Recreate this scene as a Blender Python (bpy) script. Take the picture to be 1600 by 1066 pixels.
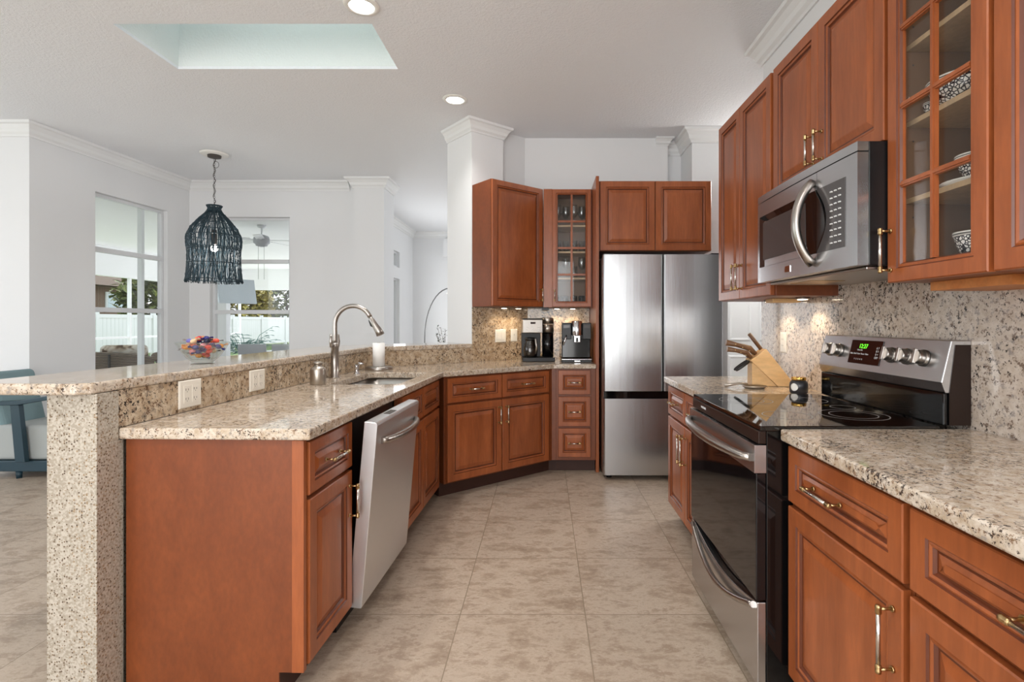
import bpy, math, random
from math import pi, sin, cos, radians as R, sqrt, atan2
from mathutils import Vector, Matrix
from mathutils.geometry import tessellate_polygon
random.seed(7)
for o in list(bpy.data.objects): bpy.data.objects.remove(o)
SC = bpy.context.scene
COL = SC.collection

# ------------------------------------------------------------------ camera
cd = bpy.data.cameras.new('camera'); cam = bpy.data.objects.new('camera', cd); COL.objects.link(cam)
cam.location = (0, 0, 1.265); cam.rotation_euler = (R(90), 0, 0)
cd.sensor_width = 36; cd.lens = 820/1600*36
cd.shift_x = -50/1600; cd.shift_y = -29.5/1600; cd.clip_start = .05
SC.camera = cam
SC.view_settings.view_transform = 'Standard'
SC.view_settings.look = 'None'; SC.view_settings.gamma = 1; SC.view_settings.exposure = 0.30
SC.view_settings.use_curve_mapping = False
# ------------------------------------------------------------------ world + sun
w = bpy.data.worlds.new('world'); SC.world = w; w.use_nodes = True
nt = w.node_tree; bg = nt.nodes['Background']
tc = nt.nodes.new('ShaderNodeTexCoord'); sx = nt.nodes.new('ShaderNodeSeparateXYZ'); cr = nt.nodes.new('ShaderNodeValToRGB')
nt.links.new(tc.outputs['Generated'], sx.inputs[0]); nt.links.new(sx.outputs['Z'], cr.inputs[0]); nt.links.new(cr.outputs[0], bg.inputs[0])
cr.color_ramp.elements[0].position = 0.0; cr.color_ramp.elements[0].color = (.93, .96, 1, 1)
cr.color_ramp.elements[1].position = .7; cr.color_ramp.elements[1].color = (.72, .86, 1, 1)
bg.inputs[1].default_value = 1.75
def light(name, kind, loc, energy, color=(1, 1, 1), rot=(0, 0, 0), parent=None, **kw):
    l = bpy.data.lights.new(name, kind); l.energy = energy; l.color = color
    for k, v in kw.items(): setattr(l, k, v)
    o = bpy.data.objects.new(name, l); COL.objects.link(o); o.location = loc; o.rotation_euler = rot
    if parent: o.parent = parent
    return o
light('sun', 'SUN', (0, 0, 10), 3.0, (1, .96, .9), (R(48), 0, R(-150)), angle=R(1))
# daylight entering through the glass walls behind the camera and on the dining side
light('daylight_rear', 'AREA', (-1.6, -2.9, 1.55), 120, (1, .99, .97), (R(90), 0, R(0)), shape='RECTANGLE', size=4.6, size_y=2.3)
light('living_daylight_fill', 'AREA', (-2.5, 8.6, 1.2), 34, (.97, .99, 1), (R(90), 0, R(-90)), shape='RECTANGLE', size=1.7, size_y=1.9)  # area lamp added inside the slider to brighten the living room
light('hall_fill', 'POINT', (2.5, 4.9, 2.7), 45, (1, .97, .93), shadow_soft_size=.15)  # unseen point light without fixture, added to brighten the dark hall
light('daylight_dining', 'AREA', (-6.3, 1.6, 1.5), 22, (.95, .98, 1), (R(90), 0, R(-90)), shape='RECTANGLE', size=4.6, size_y=2.3)

# ------------------------------------------------------------------ materials
MATS = {}
def srgb(r, g, b):
    f = lambda c: (c/255/12.92 if c/255 <= .04045 else ((c/255+.055)/1.055)**2.4)
    return (f(r), f(g), f(b), 1)
def base_mat(name, col, rough=.5, metal=0, **kw):
    m = bpy.data.materials.new(name); m.use_nodes = True
    b = m.node_tree.nodes['Principled BSDF']
    b.inputs['Base Color'].default_value = col; b.inputs['Roughness'].default_value = rough; b.inputs['Metallic'].default_value = metal
    for k, v in kw.items(): b.inputs[k].default_value = v
    MATS[name] = m; return m
def N(m, t, **kw):
    n = m.node_tree.nodes.new(t)
    for k, v in kw.items(): setattr(n, k, v)
    return n
def L(m, a, b): m.node_tree.links.new(a, b)
def coords(m, scale=(1, 1, 1), kind='Object'):
    t = N(m, 'ShaderNodeTexCoord'); mp = N(m, 'ShaderNodeMapping'); mp.inputs['Scale'].default_value = scale
    L(m, t.outputs[kind], mp.inputs[0]); return mp.outputs[0]
def noise(m, vec, scale, detail=3, rough=.5, dist=0):
    n = N(m, 'ShaderNodeTexNoise'); n.inputs['Scale'].default_value = scale; n.inputs['Detail'].default_value = detail
    n.inputs['Roughness'].default_value = rough; n.inputs['Distortion'].default_value = dist; L(m, vec, n.inputs['Vector']); return n.outputs['Fac']
def ramp(m, fac, stops, interp='LINEAR'):
    r = N(m, 'ShaderNodeValToRGB'); r.color_ramp.interpolation = interp
    e = r.color_ramp.elements
    while len(e) < len(stops): e.new(.5)
    for i, (p, c) in enumerate(stops): e[i].position = p; e[i].color = c if len(c) == 4 else (*c, 1)
    L(m, fac, r.inputs[0]); return r.outputs[0]
def mix(m, fac, a, b, mode='MIX'):
    x = N(m, 'ShaderNodeMix', data_type='RGBA', blend_type=mode)
    if isinstance(fac, (int, float)): x.inputs[0].default_value = fac
    else: L(m, fac, x.inputs[0])
    for i, v in ((6, a), (7, b)):
        if isinstance(v, tuple): x.inputs[i].default_value = v
        else: L(m, v, x.inputs[i])
    return x.outputs[2]
def bump(m, h, strength=.3, dist=.002):
    b = N(m, 'ShaderNodeBump'); b.inputs['Strength'].default_value = strength; b.inputs['Distance'].default_value = dist
    L(m, h, b.inputs['Height']); L(m, b.outputs[0], m.node_tree.nodes['Principled BSDF'].inputs['Normal'])
def setcol(m, c): L(m, c, m.node_tree.nodes['Principled BSDF'].inputs['Base Color'])

def wood(name, a, b, rough=.33, sc=(1, 1, .16)):
    m = base_mat(name, a, rough); v = coords(m, sc)
    n1 = noise(m, v, 9, 4, .55, .6); n2 = noise(m, v, 70, 3, .6)
    c = ramp(m, n1, [(.3, a), (.72, b)])
    d = ramp(m, n2, [(.3, (.8, .8, .8, 1)), (.7, (1, 1, 1, 1))])
    setcol(m, mix(m, 1.0, c, d, 'MULTIPLY')); return m
wood('cherry', srgb(143, 75, 38), srgb(176, 98, 54), .29)
wood('cherry_flat', srgb(118, 58, 25), srgb(131, 67, 31), .38, (1, 1, .5))
wood('cherry_glaze', srgb(92, 42, 20), srgb(110, 54, 28))
base_mat('toe_dark', srgb(62, 34, 24), .6)
wood('orange_ply', srgb(196, 120, 62), srgb(214, 142, 82), .5, (1, 1, 1))
wood('shelf_wood', srgb(188, 160, 122), srgb(205, 178, 140), .5)
base_mat('cab_inside', srgb(126, 98, 74), .6)

def granite(name, light_c, tan, grey, brown, black, rough=.07, s=1.0):
    m = base_mat(name, light_c, rough); v = coords(m, (1, 1, 1))
    big = noise(m, v, 7*s, 3, .6, .4); mid = noise(m, v, 42*s, 4, .65, .3); fine = noise(m, v, 105*s, 5, .75)
    c = mix(m, ramp(m, mid, [(.38, (0, 0, 0, 1)), (.62, (1, 1, 1, 1))]), tan, light_c)
    c = mix(m, ramp(m, noise(m, v, 60*s, 4, .7, .2), [(.56, (0, 0, 0, 1)), (.64, (1, 1, 1, 1))]), c, grey)
    c = mix(m, ramp(m, noise(m, v, 75*s, 5, .75, .15), [(.565, (0, 0, 0, 1)), (.60, (1, 1, 1, 1))]), c, brown)
    # dark crystals, clustered by the big noise
    mm = N(m, 'ShaderNodeMath', operation='ADD'); L(m, fine, mm.inputs[0])
    m2 = N(m, 'ShaderNodeMath', operation='MULTIPLY'); L(m, big, m2.inputs[0]); m2.inputs[1].default_value = .35
    L(m, m2.outputs[0], mm.inputs[1])
    c = mix(m, ramp(m, mm.outputs[0], [(.755, (0, 0, 0, 1)), (.79, (1, 1, 1, 1))]), c, black)
    setcol(m, c); return m
granite('granite', srgb(212, 200, 185), srgb(184, 165, 142), srgb(158, 148, 138), srgb(136, 110, 88), srgb(66, 54, 48), .07, .9)
granite('granite_wall', srgb(204, 186, 162), srgb(170, 146, 118), srgb(134, 120, 106), srgb(104, 78, 56), srgb(44, 36, 32), .1, .62)
granite('granite_pale', srgb(212, 200, 188), srgb(192, 176, 160), srgb(158, 148, 142), srgb(126, 108, 96), srgb(54, 47, 45), .08, .66)
def speckle():
    m = base_mat('speckled_stone', srgb(205, 190, 168), .35); v = coords(m)
    vo = N(m, 'ShaderNodeTexVoronoi'); vo.inputs['Scale'].default_value = 125; L(m, v, vo.inputs['Vector'])
    vo2 = N(m, 'ShaderNodeTexVoronoi'); vo2.inputs['Scale'].default_value = 160; L(m, v, vo2.inputs['Vector'])
    base = mix(m, ramp(m, noise(m, v, 130, 3), [(.42, (0, 0, 0, 1)), (.58, (1, 1, 1, 1))]), srgb(160, 150, 135), srgb(188, 180, 167))
    sep = N(m, 'ShaderNodeSeparateColor'); L(m, vo.outputs['Color'], sep.inputs[0])
    sel = N(m, 'ShaderNodeMath', operation='GREATER_THAN'); L(m, sep.outputs[0], sel.inputs[0]); sel.inputs[1].default_value = .5
    near = N(m, 'ShaderNodeMath', operation='LESS_THAN'); L(m, vo.outputs['Distance'], near.inputs[0]); near.inputs[1].default_value = .36
    mu = N(m, 'ShaderNodeMath', operation='MULTIPLY'); L(m, sel.outputs[0], mu.inputs[0]); L(m, near.outputs[0], mu.inputs[1])
    dark = mix(m, sep.outputs[1], srgb(84, 70, 56), srgb(150, 126, 96))
    setcol(m, mix(m, mu.outputs[0], base, dark)); return m
speckle()

def tile():
    m = base_mat('floor_tile', srgb(190, 175, 155), .34); v = coords(m)
    T = .54
    mp = N(m, 'ShaderNodeMapping'); mp.inputs['Location'].default_value = (-.178/T + 20, -2.27/T + 20, 0); mp.inputs['Scale'].default_value = (1/T, 1/T, 1)
    L(m, v, mp.inputs[0])
    sp = N(m, 'ShaderNodeSeparateXYZ'); L(m, mp.outputs[0], sp.inputs[0])
    def math(op, a, b=None):
        x = N(m, 'ShaderNodeMath', operation=op)
        for i, q in enumerate((a, b)):
            if q is None: continue
            if isinstance(q, (int, float)): x.inputs[i].default_value = q
            else: L(m, q, x.inputs[i])
        return x.outputs[0]
    es = []
    for k in (0, 1):
        f = math('FRACT', sp.outputs[k]); es.append(math('MINIMUM', f, math('SUBTRACT', 1.0, f)))
    edge = math('MINIMUM', es[0], es[1]); grout = math('LESS_THAN', edge, .0038)
    # a random offset per tile so the stone veining breaks at the joints
    fl = N(m, 'ShaderNodeVectorMath', operation='FLOOR'); L(m, mp.outputs[0], fl.inputs[0])
    wn = N(m, 'ShaderNodeTexWhiteNoise', noise_dimensions='3D'); L(m, fl.outputs[0], wn.inputs['Vector'])
    sc = N(m, 'ShaderNodeVectorMath', operation='SCALE'); L(m, wn.outputs['Color'], sc.inputs[0]); sc.inputs[3].default_value = 7
    ad = N(m, 'ShaderNodeVectorMath', operation='ADD'); L(m, v, ad.inputs[0]); L(m, sc.outputs[0], ad.inputs[1])
    mp2 = N(m, 'ShaderNodeMapping'); mp2.inputs['Scale'].default_value = (1, 1.7, 1); L(m, ad.outputs[0], mp2.inputs[0])
    n1 = noise(m, mp2.outputs[0], 4.2, 12, .78, .12); n2 = noise(m, mp2.outputs[0], 34, 6, .75, .2)
    c = ramp(m, n1, [(.33, srgb(140, 120, 102)), (.45, srgb(167, 148, 129)), (.53, srgb(189, 172, 154)), (.60, srgb(158, 138, 119)), (.7, srgb(180, 162, 142))])
    c = mix(m, ramp(m, n2, [(.56, (0, 0, 0, 1)), (.72, (1, 1, 1, 1))]), c, srgb(200, 187, 168))
    tint = N(m, 'ShaderNodeMapRange'); L(m, wn.outputs['Value'], tint.inputs[0]); tint.inputs[3].default_value = .95; tint.inputs[4].default_value = 1.03
    hs = N(m, 'ShaderNodeHueSaturation'); L(m, c, hs.inputs['Color']); L(m, tint.outputs[0], hs.inputs['Value'])
    setcol(m, mix(m, grout, hs.outputs[0], srgb(140, 124, 104)))
    rr = ramp(m, n2, [(.3, (.28, .28, .28, 1)), (.7, (.42, .42, .42, 1))]); L(m, rr, m.node_tree.nodes['Principled BSDF'].inputs['Roughness'])
    inv = math('SUBTRACT', 1.0, grout); bump(m, inv, .4, .002)
tile()
m = base_mat('wall_paint', srgb(232, 233, 234), .7); bump(m, noise(m, coords(m), 90, 3), .05, .002)
m = base_mat('ceiling_paint', srgb(238, 240, 243), .9); bump(m, noise(m, coords(m), 70, 3, .6), .7, .008)
m = base_mat('shaft_paint', srgb(232, 236, 234), .9); bump(m, noise(m, coords(m), 70, 3, .6), .6, .008)
base_mat('trim_white', srgb(234, 235, 235), .4)
base_mat('vinyl_white', srgb(222, 224, 226), .35)
def steel(name, c, rough, sc, amt=.04, axis='Z', arot=0.0, an=.75, var=1):
    m = base_mat(name, c, rough, 1.0); v = coords(m, sc); n = noise(m, v, 60, 3, .6)
    rr = ramp(m, n, [(.3, (rough-.02*var,)*3+(1,)), (.7, (rough+.03*var,)*3+(1,))]); L(m, rr, m.node_tree.nodes['Principled BSDF'].inputs['Roughness'])
    tg = N(m, 'ShaderNodeTangent', direction_type='RADIAL', axis=axis); L(m, tg.outputs[0], m.node_tree.nodes['Principled BSDF'].inputs['Tangent'])
    m.node_tree.nodes['Principled BSDF'].inputs['Anisotropic'].default_value = an; m.node_tree.nodes['Principled BSDF'].inputs['Anisotropic Rotation'].default_value = arot; return m
steel('steel_v', srgb(188, 189, 191), .24, (5, 5, .05), .0, an=.6)
steel('steel_dw', srgb(224, 225, 227), .38, (5, 5, .05), .0, an=.3)
steel('steel_h', srgb(200, 200, 202), .24, (.1, .1, 1), .0, an=.5, var=0)
steel('steel_range', srgb(196, 195, 196), .27, (1, .1, 1), .0, an=.4, var=0)
base_mat('steel_satin', srgb(176, 170, 164), .28, 1.0)
base_mat('chrome', srgb(214, 214, 216), .12, 1.0)
base_mat('brass', srgb(184, 156, 112), .28, 1.0)
base_mat('pull_steel', srgb(214, 208, 200), .22, 1.0)
base_mat('black_plastic', srgb(14, 14, 16), .35)
base_mat('black_gloss', srgb(10, 10, 11), .06)
base_mat('oven_glass', srgb(14, 14, 16), .05)
base_mat('cooktop_glass', srgb(14, 11, 10), .035, **{'IOR': 1.65})
base_mat('dark_brown_metal', srgb(44, 30, 24), .35, .4)
base_mat('ring_grey', srgb(170, 170, 170), .4)
base_mat('white_plastic', srgb(238, 236, 230), .35)
base_mat('ivory_plate', srgb(232, 226, 214), .4)
base_mat('slot_dark', srgb(70, 64, 60), .6)
base_mat('display_dark', srgb(40, 18, 16), .12)
base_mat('print_white', srgb(225, 225, 225), .5)
m = base_mat('led_green', srgb(90, 240, 40), .5); b = m.node_tree.nodes['Principled BSDF']; b.inputs['Emission Color'].default_value = srgb(110, 250, 50); b.inputs['Emission Strength'].default_value = 1.2
def emit(name, col, s):
    m = base_mat(name, col); b = m.node_tree.nodes['Principled BSDF']; b.inputs['Emission Color'].default_value = col; b.inputs['Emission Strength'].default_value = s
emit('lamp_white', (1, .97, .92, 1), 9); emit('lamp_warm', (1, .84, .62, 1), 14); emit('bulb', (1, .97, .95, 1), 16)
def thin_glass(name, tint=(1, 1, 1, 1), ior=1.45, base=0.0):
    m = bpy.data.materials.new(name); m.use_nodes = True; n = m.node_tree.nodes; n.clear()
    out = n.new('ShaderNodeOutputMaterial'); tr = n.new('ShaderNodeBsdfTransparent'); gl = n.new('ShaderNodeBsdfGlossy'); mx = n.new('ShaderNodeMixShader')
    lw = n.new('ShaderNodeLayerWeight'); pw = n.new('ShaderNodeMath'); pw.operation = 'POWER'; pw.inputs[1].default_value = 5
    fr = n.new('ShaderNodeMath'); fr.operation = 'MULTIPLY_ADD'; fr.inputs[1].default_value = .9; fr.inputs[2].default_value = .03; m.node_tree.links.new(lw.outputs['Facing'], pw.inputs[0]); m.node_tree.links.new(pw.outputs[0], fr.inputs[0]); gl.inputs['Roughness'].default_value = .02; tr.inputs[0].default_value = tint
    ad = n.new('ShaderNodeMath'); ad.operation = 'ADD'; ad.inputs[1].default_value = base; ad.use_clamp = True
    lk = m.node_tree.links.new; lk(fr.outputs[0], ad.inputs[0]); lk(ad.outputs[0], mx.inputs[0]); lk(tr.outputs[0], mx.inputs[1]); lk(gl.outputs[0], mx.inputs[2]); lk(mx.outputs[0], out.inputs[0])
    MATS[name] = m
thin_glass('pane'); thin_glass('skylight_pane', (.78, .82, .80, 1)); thin_glass('clear_glass', (.95, .98, .97, 1), 1.5, .09); thin_glass('carafe_glass', (.55, .5, .46, 1), 1.5, .05); thin_glass('wrap_clear', (.96, .96, .96, 1), 1.5, .1)
m = base_mat('rattan_teal', srgb(26, 50, 60), .55)
base_mat('paper', srgb(244, 243, 240), .9)
base_mat('silver_soap', srgb(180, 172, 162), .35, 1.0)
wood('block_wood', srgb(214, 172, 118), srgb(232, 196, 146), .45, (.3, 1, 1))
wood('knife_wood', srgb(92, 62, 40), srgb(144, 104, 70), .4)
base_mat('candle_black', srgb(44, 44, 48), .3); base_mat('gold', srgb(222, 178, 96), .15, 1.0)
base_mat('bowl_white', srgb(235, 232, 224), .2)
def pattern():
    m = base_mat('bowl_pattern', srgb(235, 232, 224), .2); v = coords(m, (1, 1, 1))
    vo = N(m, 'ShaderNodeTexVoronoi', feature='DISTANCE_TO_EDGE'); vo.inputs['Scale'].default_value = 100; L(m, v, vo.inputs['Vector'])
    setcol(m, ramp(m, vo.outputs['Distance'], [(.10, srgb(20, 20, 30)), (.16, srgb(236, 233, 226))]))
pattern()
base_mat('teal_frame', srgb(30, 58, 70), .4)
m = base_mat('grey_fabric', srgb(172, 176, 174), .95); bump(m, noise(m, coords(m), 240, 3), .4, .002)
m = base_mat('teal_fabric', srgb(128, 152, 156), .95); bump(m, noise(m, coords(m), 240, 3), .4, .002)
def wicker():
    m = base_mat('wicker_brown', srgb(100, 84, 72), .7); v = coords(m, (1, 1, 1))
    wv = N(m, 'ShaderNodeTexWave', wave_type='BANDS', bands_direction='Z'); wv.inputs['Scale'].default_value = 14; wv.inputs['Distortion'].default_value = 2; L(m, v, wv.inputs['Vector'])
    setcol(m, ramp(m, wv.outputs['Fac'], [(.2, srgb(84, 72, 62)), (.8, srgb(158, 140, 122))])); bump(m, wv.outputs['Fac'], .5, .01)
wicker()
def floral():
    m = base_mat('floral_fabric', srgb(200, 180, 160), .9); v = coords(m)
    setcol(m, ramp(m, noise(m, v, 6, 2, .5, 1.0), [(.42, srgb(112, 90, 72)), (.47, srgb(196, 176, 152)), (.56, srgb(236, 228, 214))], 'LINEAR'))
floral()
base_mat('patio_white', srgb(244, 245, 245), .6)
m = base_mat('patio_floor', srgb(205, 200, 192), .6); setcol(m, ramp(m, noise(m, coords(m), 6, 5), [(.3, srgb(214, 209, 202)), (.7, srgb(232, 229, 224))]))
m = base_mat('grass', srgb(96, 120, 60), .9); setcol(m, ramp(m, noise(m, coords(m), 9, 5), [(.3, srgb(70, 96, 44)), (.7, srgb(124, 142, 78))]))
m = base_mat('fence_white', srgb(214, 213, 210), .5)
m = base_mat('brick_brown', srgb(122, 84, 66), .8)
bt = N(m, 'ShaderNodeTexBrick'); L(m, coords(m, (1, 1, 1)), bt.inputs['Vector']); bt.inputs['Scale'].default_value = 6
bt.inputs['Color1'].default_value = srgb(124, 82, 62); bt.inputs['Color2'].default_value = srgb(104, 70, 56); bt.inputs['Mortar'].default_value = srgb(150, 130, 112); setcol(m, bt.outputs[0])
m = base_mat('leaf_green', srgb(86, 104, 52), .7); setcol(m, ramp(m, noise(m, coords(m), 14, 3), [(.35, srgb(52, 74, 34)), (.65, srgb(150, 152, 84))]))
m = base_mat('leaf_yellow', srgb(150, 140, 70), .7); setcol(m, ramp(m, noise(m, coords(m), 14, 3), [(.35, srgb(96, 96, 44)), (.65, srgb(196, 176, 92))]))
base_mat('leaf_teal', srgb(96, 140, 132), .6); base_mat('leaf_dark', srgb(84, 92, 88), .6)
base_mat('bark', srgb(96, 78, 62), .9); base_mat('chair_grey', srgb(176, 178, 182), .6)
base_mat('tv_back', srgb(228, 240, 248), .3); base_mat('ceramic_white', srgb(230, 232, 234), .3)
base_mat('arc_metal', srgb(104, 104, 104), .45, .5)
for i, c in enumerate([(214, 40, 40), (236, 108, 80), (40, 44, 120), (236, 150, 50), (240, 150, 160), (30, 34, 60), (226, 190, 150), (110, 110, 190), (230, 90, 70)]):
    base_mat('candy%d' % i, srgb(*c), .25)

# ------------------------------------------------------------------ mesh builder
class MB:
    def __init__(s): s.v = []; s.f = []; s.mi = []; s.sm = []; s.M = Matrix()
    def add(s, vs, fs, mi=0, smooth=False):
        b = len(s.v); s.v += [tuple(s.M @ Vector(p)) for p in vs]
        for f in fs: s.f.append([i+b for i in f]); s.mi.append(mi); s.sm.append(smooth)
        return s
    def box(s, x0, x1, y0, y1, z0, z1, mi=0):
        if x0 > x1: x0, x1 = x1, x0
        if y0 > y1: y0, y1 = y1, y0
        if z0 > z1: z0, z1 = z1, z0
        return s.add([(x0, y0, z0), (x1, y0, z0), (x1, y1, z0), (x0, y1, z0), (x0, y0, z1), (x1, y0, z1), (x1, y1, z1), (x0, y1, z1)],
                     [(3, 2, 1, 0), (4, 5, 6, 7), (0, 1, 5, 4), (1, 2, 6, 5), (2, 3, 7, 6), (3, 0, 4, 7)], mi)
    def prism(s, pts, z0, z1, mi=0, holes=(), axis='z'):
        loops = [list(pts)]+[list(h) for h in holes]
        flat = [p for l in loops for p in l]; n = len(flat)
        def P(p, z): return (p[0], p[1], z) if axis == 'z' else ((p[0], z, p[1]) if axis == 'y' else (z, p[0], p[1]))
        tris = tessellate_polygon([[Vector((p[0], p[1], 0)) for p in l] for l in loops])
        vs = [P(p, z0) for p in flat]+[P(p, z1) for p in flat]; fs = []
        for t in tris:
            a, b, c = t
            fs.append((a, c, b)); fs.append((a+n, b+n, c+n))
        k = 0
        for l in loops:
            m = len(l)
            for i in range(m): a = k+i; b = k+(i+1) % m; fs.append((a, b, b+n, a+n))
            k += m
        return s.add(vs, fs, mi)
    def tube(s, pts, r, n=10, mi=0, caps=True, smooth=True):
        pts = [Vector(p) for p in pts]; rs = r if isinstance(r, (list, tuple)) else [r]*len(pts)
        vs = []; up = None
        for i, p in enumerate(pts):
            t = (pts[min(i+1, len(pts)-1)]-pts[max(i-1, 0)])
            if t.length < 1e-9: t = Vector((0, 0, 1))
            t.normalize()
            if up is None:
                a = Vector((0, 0, 1)) if abs(t.z) < .9 else Vector((1, 0, 0)); up = (a-t*a.dot(t)).normalized()
            else:
                up = up-t*up.dot(t); up = up.normalized() if up.length > 1e-6 else t.orthogonal().normalized()
            sd = t.cross(up)
            for k in range(n): a = 2*pi*k/n; vs.append(p+(up*cos(a)+sd*sin(a))*rs[i])
        fs = [(i*n+k, i*n+(k+1) % n, (i+1)*n+(k+1) % n, (i+1)*n+k) for i in range(len(pts)-1) for k in range(n)]
        s.add(vs, fs, mi, smooth)
        if caps: s.add([vs[k] for k in range(n)], [tuple(range(n))[::-1]], mi); s.add([vs[(len(pts)-1)*n+k] for k in range(n)], [tuple(range(n))], mi)
        return s
    def lathe(s, prof, c=(0, 0, 0), n=24, mi=0, axis='z', smooth=True, sx=1, sy=1, seg=None):
        vs = []; fs = []
        for (r, z) in prof:
            for k in range(n):
                a = 2*pi*k/n; x, y = r*cos(a)*sx, r*sin(a)*sy
                q = (x, y, z) if axis == 'z' else ((x, z, y) if axis == 'y' else (z, x, y))
                vs.append((q[0]+c[0], q[1]+c[1], q[2]+c[2]))
        for i in range(len(prof)-1):
            for k in range(n): fs.append((i*n+k, i*n+(k+1) % n, (i+1)*n+(k+1) % n, (i+1)*n+k))
        s.add(vs, fs, mi, smooth); m = len(prof)-1
        if prof[0][0] > 1e-6: s.add(vs[:n], [tuple(range(n))[::-1]], mi)
        if prof[-1][0] > 1e-6: s.add(vs[m*n:], [tuple(range(n))], mi)
        return s
    def rings(s, rects, mis=None, cap=True, flip=False):
        """concentric rectangles (x0,x1,z0,z1,y) joined ring by ring; last one closed"""
        vs = []
        for (x0, x1, z0, z1, y) in rects: vs += [(x0, y, z0), (x1, y, z0), (x1, y, z1), (x0, y, z1)]
        for i in range(len(rects)-1):
            fs = [(i*4+k, i*4+(k+1) % 4, i*4+4+(k+1) % 4, i*4+4+k) for k in range(4)]
            s.add(vs, fs, mis[i] if mis else 0)
        m = (len(rects)-1)*4
        if cap: s.add(vs[m:], [(0, 1, 2, 3)], 0)
        return s
    def sphere(s, c, r, n=12, m=8, mi=0, sc=(1, 1, 1)):
        return s.add([(c[0]+r*sc[0]*sin(pi*j/m)*cos(2*pi*i/n), c[1]+r*sc[1]*sin(pi*j/m)*sin(2*pi*i/n), c[2]+r*sc[2]*cos(pi*j/m)) for j in range(m+1) for i in range(n)],
                     [(j*n+i, (j+1)*n+i, (j+1)*n+(i+1) % n, j*n+(i+1) % n) for j in range(m) for i in range(n)], mi, True)
    def build(s, name, mats, parent=None, bevel=0, loc=None, rotz=0, seg=2, subsurf=0):
        me = bpy.data.meshes.new(name); me.from_pydata(s.v, [], s.f)
        if isinstance(mats, str): mats = [mats]
        for m in mats: me.materials.append(MATS[m])
        me.polygons.foreach_set('material_index', s.mi); me.polygons.foreach_set('use_smooth', s.sm); me.update()
        import bmesh
        bm = bmesh.new(); bm.from_mesh(me); bmesh.ops.remove_doubles(bm, verts=bm.verts, dist=1e-5)
        bmesh.ops.recalc_face_normals(bm, faces=bm.faces); bm.to_mesh(me); bm.free()
        o = bpy.data.objects.new(name, me); COL.objects.link(o)
        if parent: o.parent = parent
        if loc: o.location = loc
        if rotz: o.rotation_euler.z = rotz
        if bevel:
            b = o.modifiers.new('bevel', 'BEVEL'); b.width = bevel; b.segments = seg; b.limit_method = 'ANGLE'; b.angle_limit = R(40)
        if subsurf:
            b = o.modifiers.new('sub', 'SUBSURF'); b.levels = subsurf; b.render_levels = subsurf
        return o
def tag(o, label, cat, group=None, kind=None):
    o['label'] = label; o['category'] = cat
    if group: o['group'] = group
    if kind: o['kind'] = kind
    return o
def thing(name, label, cat, loc, rz=0, group=None):
    o = bpy.data.objects.new(name, None); COL.objects.link(o); o.location = loc; o.rotation_euler.z = rz; o.empty_display_size = .1
    return tag(o, label, cat, group)
def struct(o): o['kind'] = 'structure'; return o
def copy_tree(o, parent=None):
    c = o.copy(); COL.objects.link(c)
    if parent: c.parent = parent
    for ch in list(o.children): copy_tree(ch, c)
    return c
def text_mesh(s, size, mat, name, parent, M, extrude=.0004, align='CENTER'):
    cu = bpy.data.curves.new('t', 'FONT'); cu.body = s; cu.size = size; cu.extrude = extrude; cu.align_x = align; cu.align_y = 'CENTER'
    t = bpy.data.objects.new('t', cu); COL.objects.link(t)
    dg = bpy.context.evaluated_depsgraph_get(); me = bpy.data.meshes.new_from_object(t.evaluated_get(dg)); bpy.data.objects.remove(t)
    me.materials.clear(); me.materials.append(MATS[mat]); me.transform(M)
    o = bpy.data.objects.new(name, me); COL.objects.link(o); o.parent = parent; return o

# ------------------------------------------------------------------ plan geometry
def V2(x, y): return Vector((x, y))
LA = V2(-.768, 1.72); A = V2(-.7086, 3.70); B = V2(.08, 4.37)
u1 = (A-LA).normalized(); n1 = V2(-u1.y, u1.x)
d2 = (B-A).normalized(); n2 = V2(-d2.y, d2.x)
TH1 = atan2(u1.y, u1.x); TH2 = atan2(d2.y, d2.x)
def Lp(s, o): return LA+u1*s+n1*o
def Mp(t, o): return A+d2*t+n2*o
def isect(p, a, q, b):
    c = a.x*b.y-a.y*b.x; k = ((q.x-p.x)*b.y-(q.y-p.y)*b.x)/c; return p+a*k
def E(o): return isect(Lp(0, o), u1, Mp(0, o), d2)        # bend of peninsula line
def D(o): return isect(Mp(0, o), d2, V2(0, B.y+o), V2(1, 0))  # bend at the back wall
SP = .645; WL = .72
CEIL = 3.05
ZC = .914; ZS = .876       # worktop top / underside
ZB = 1.075

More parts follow.
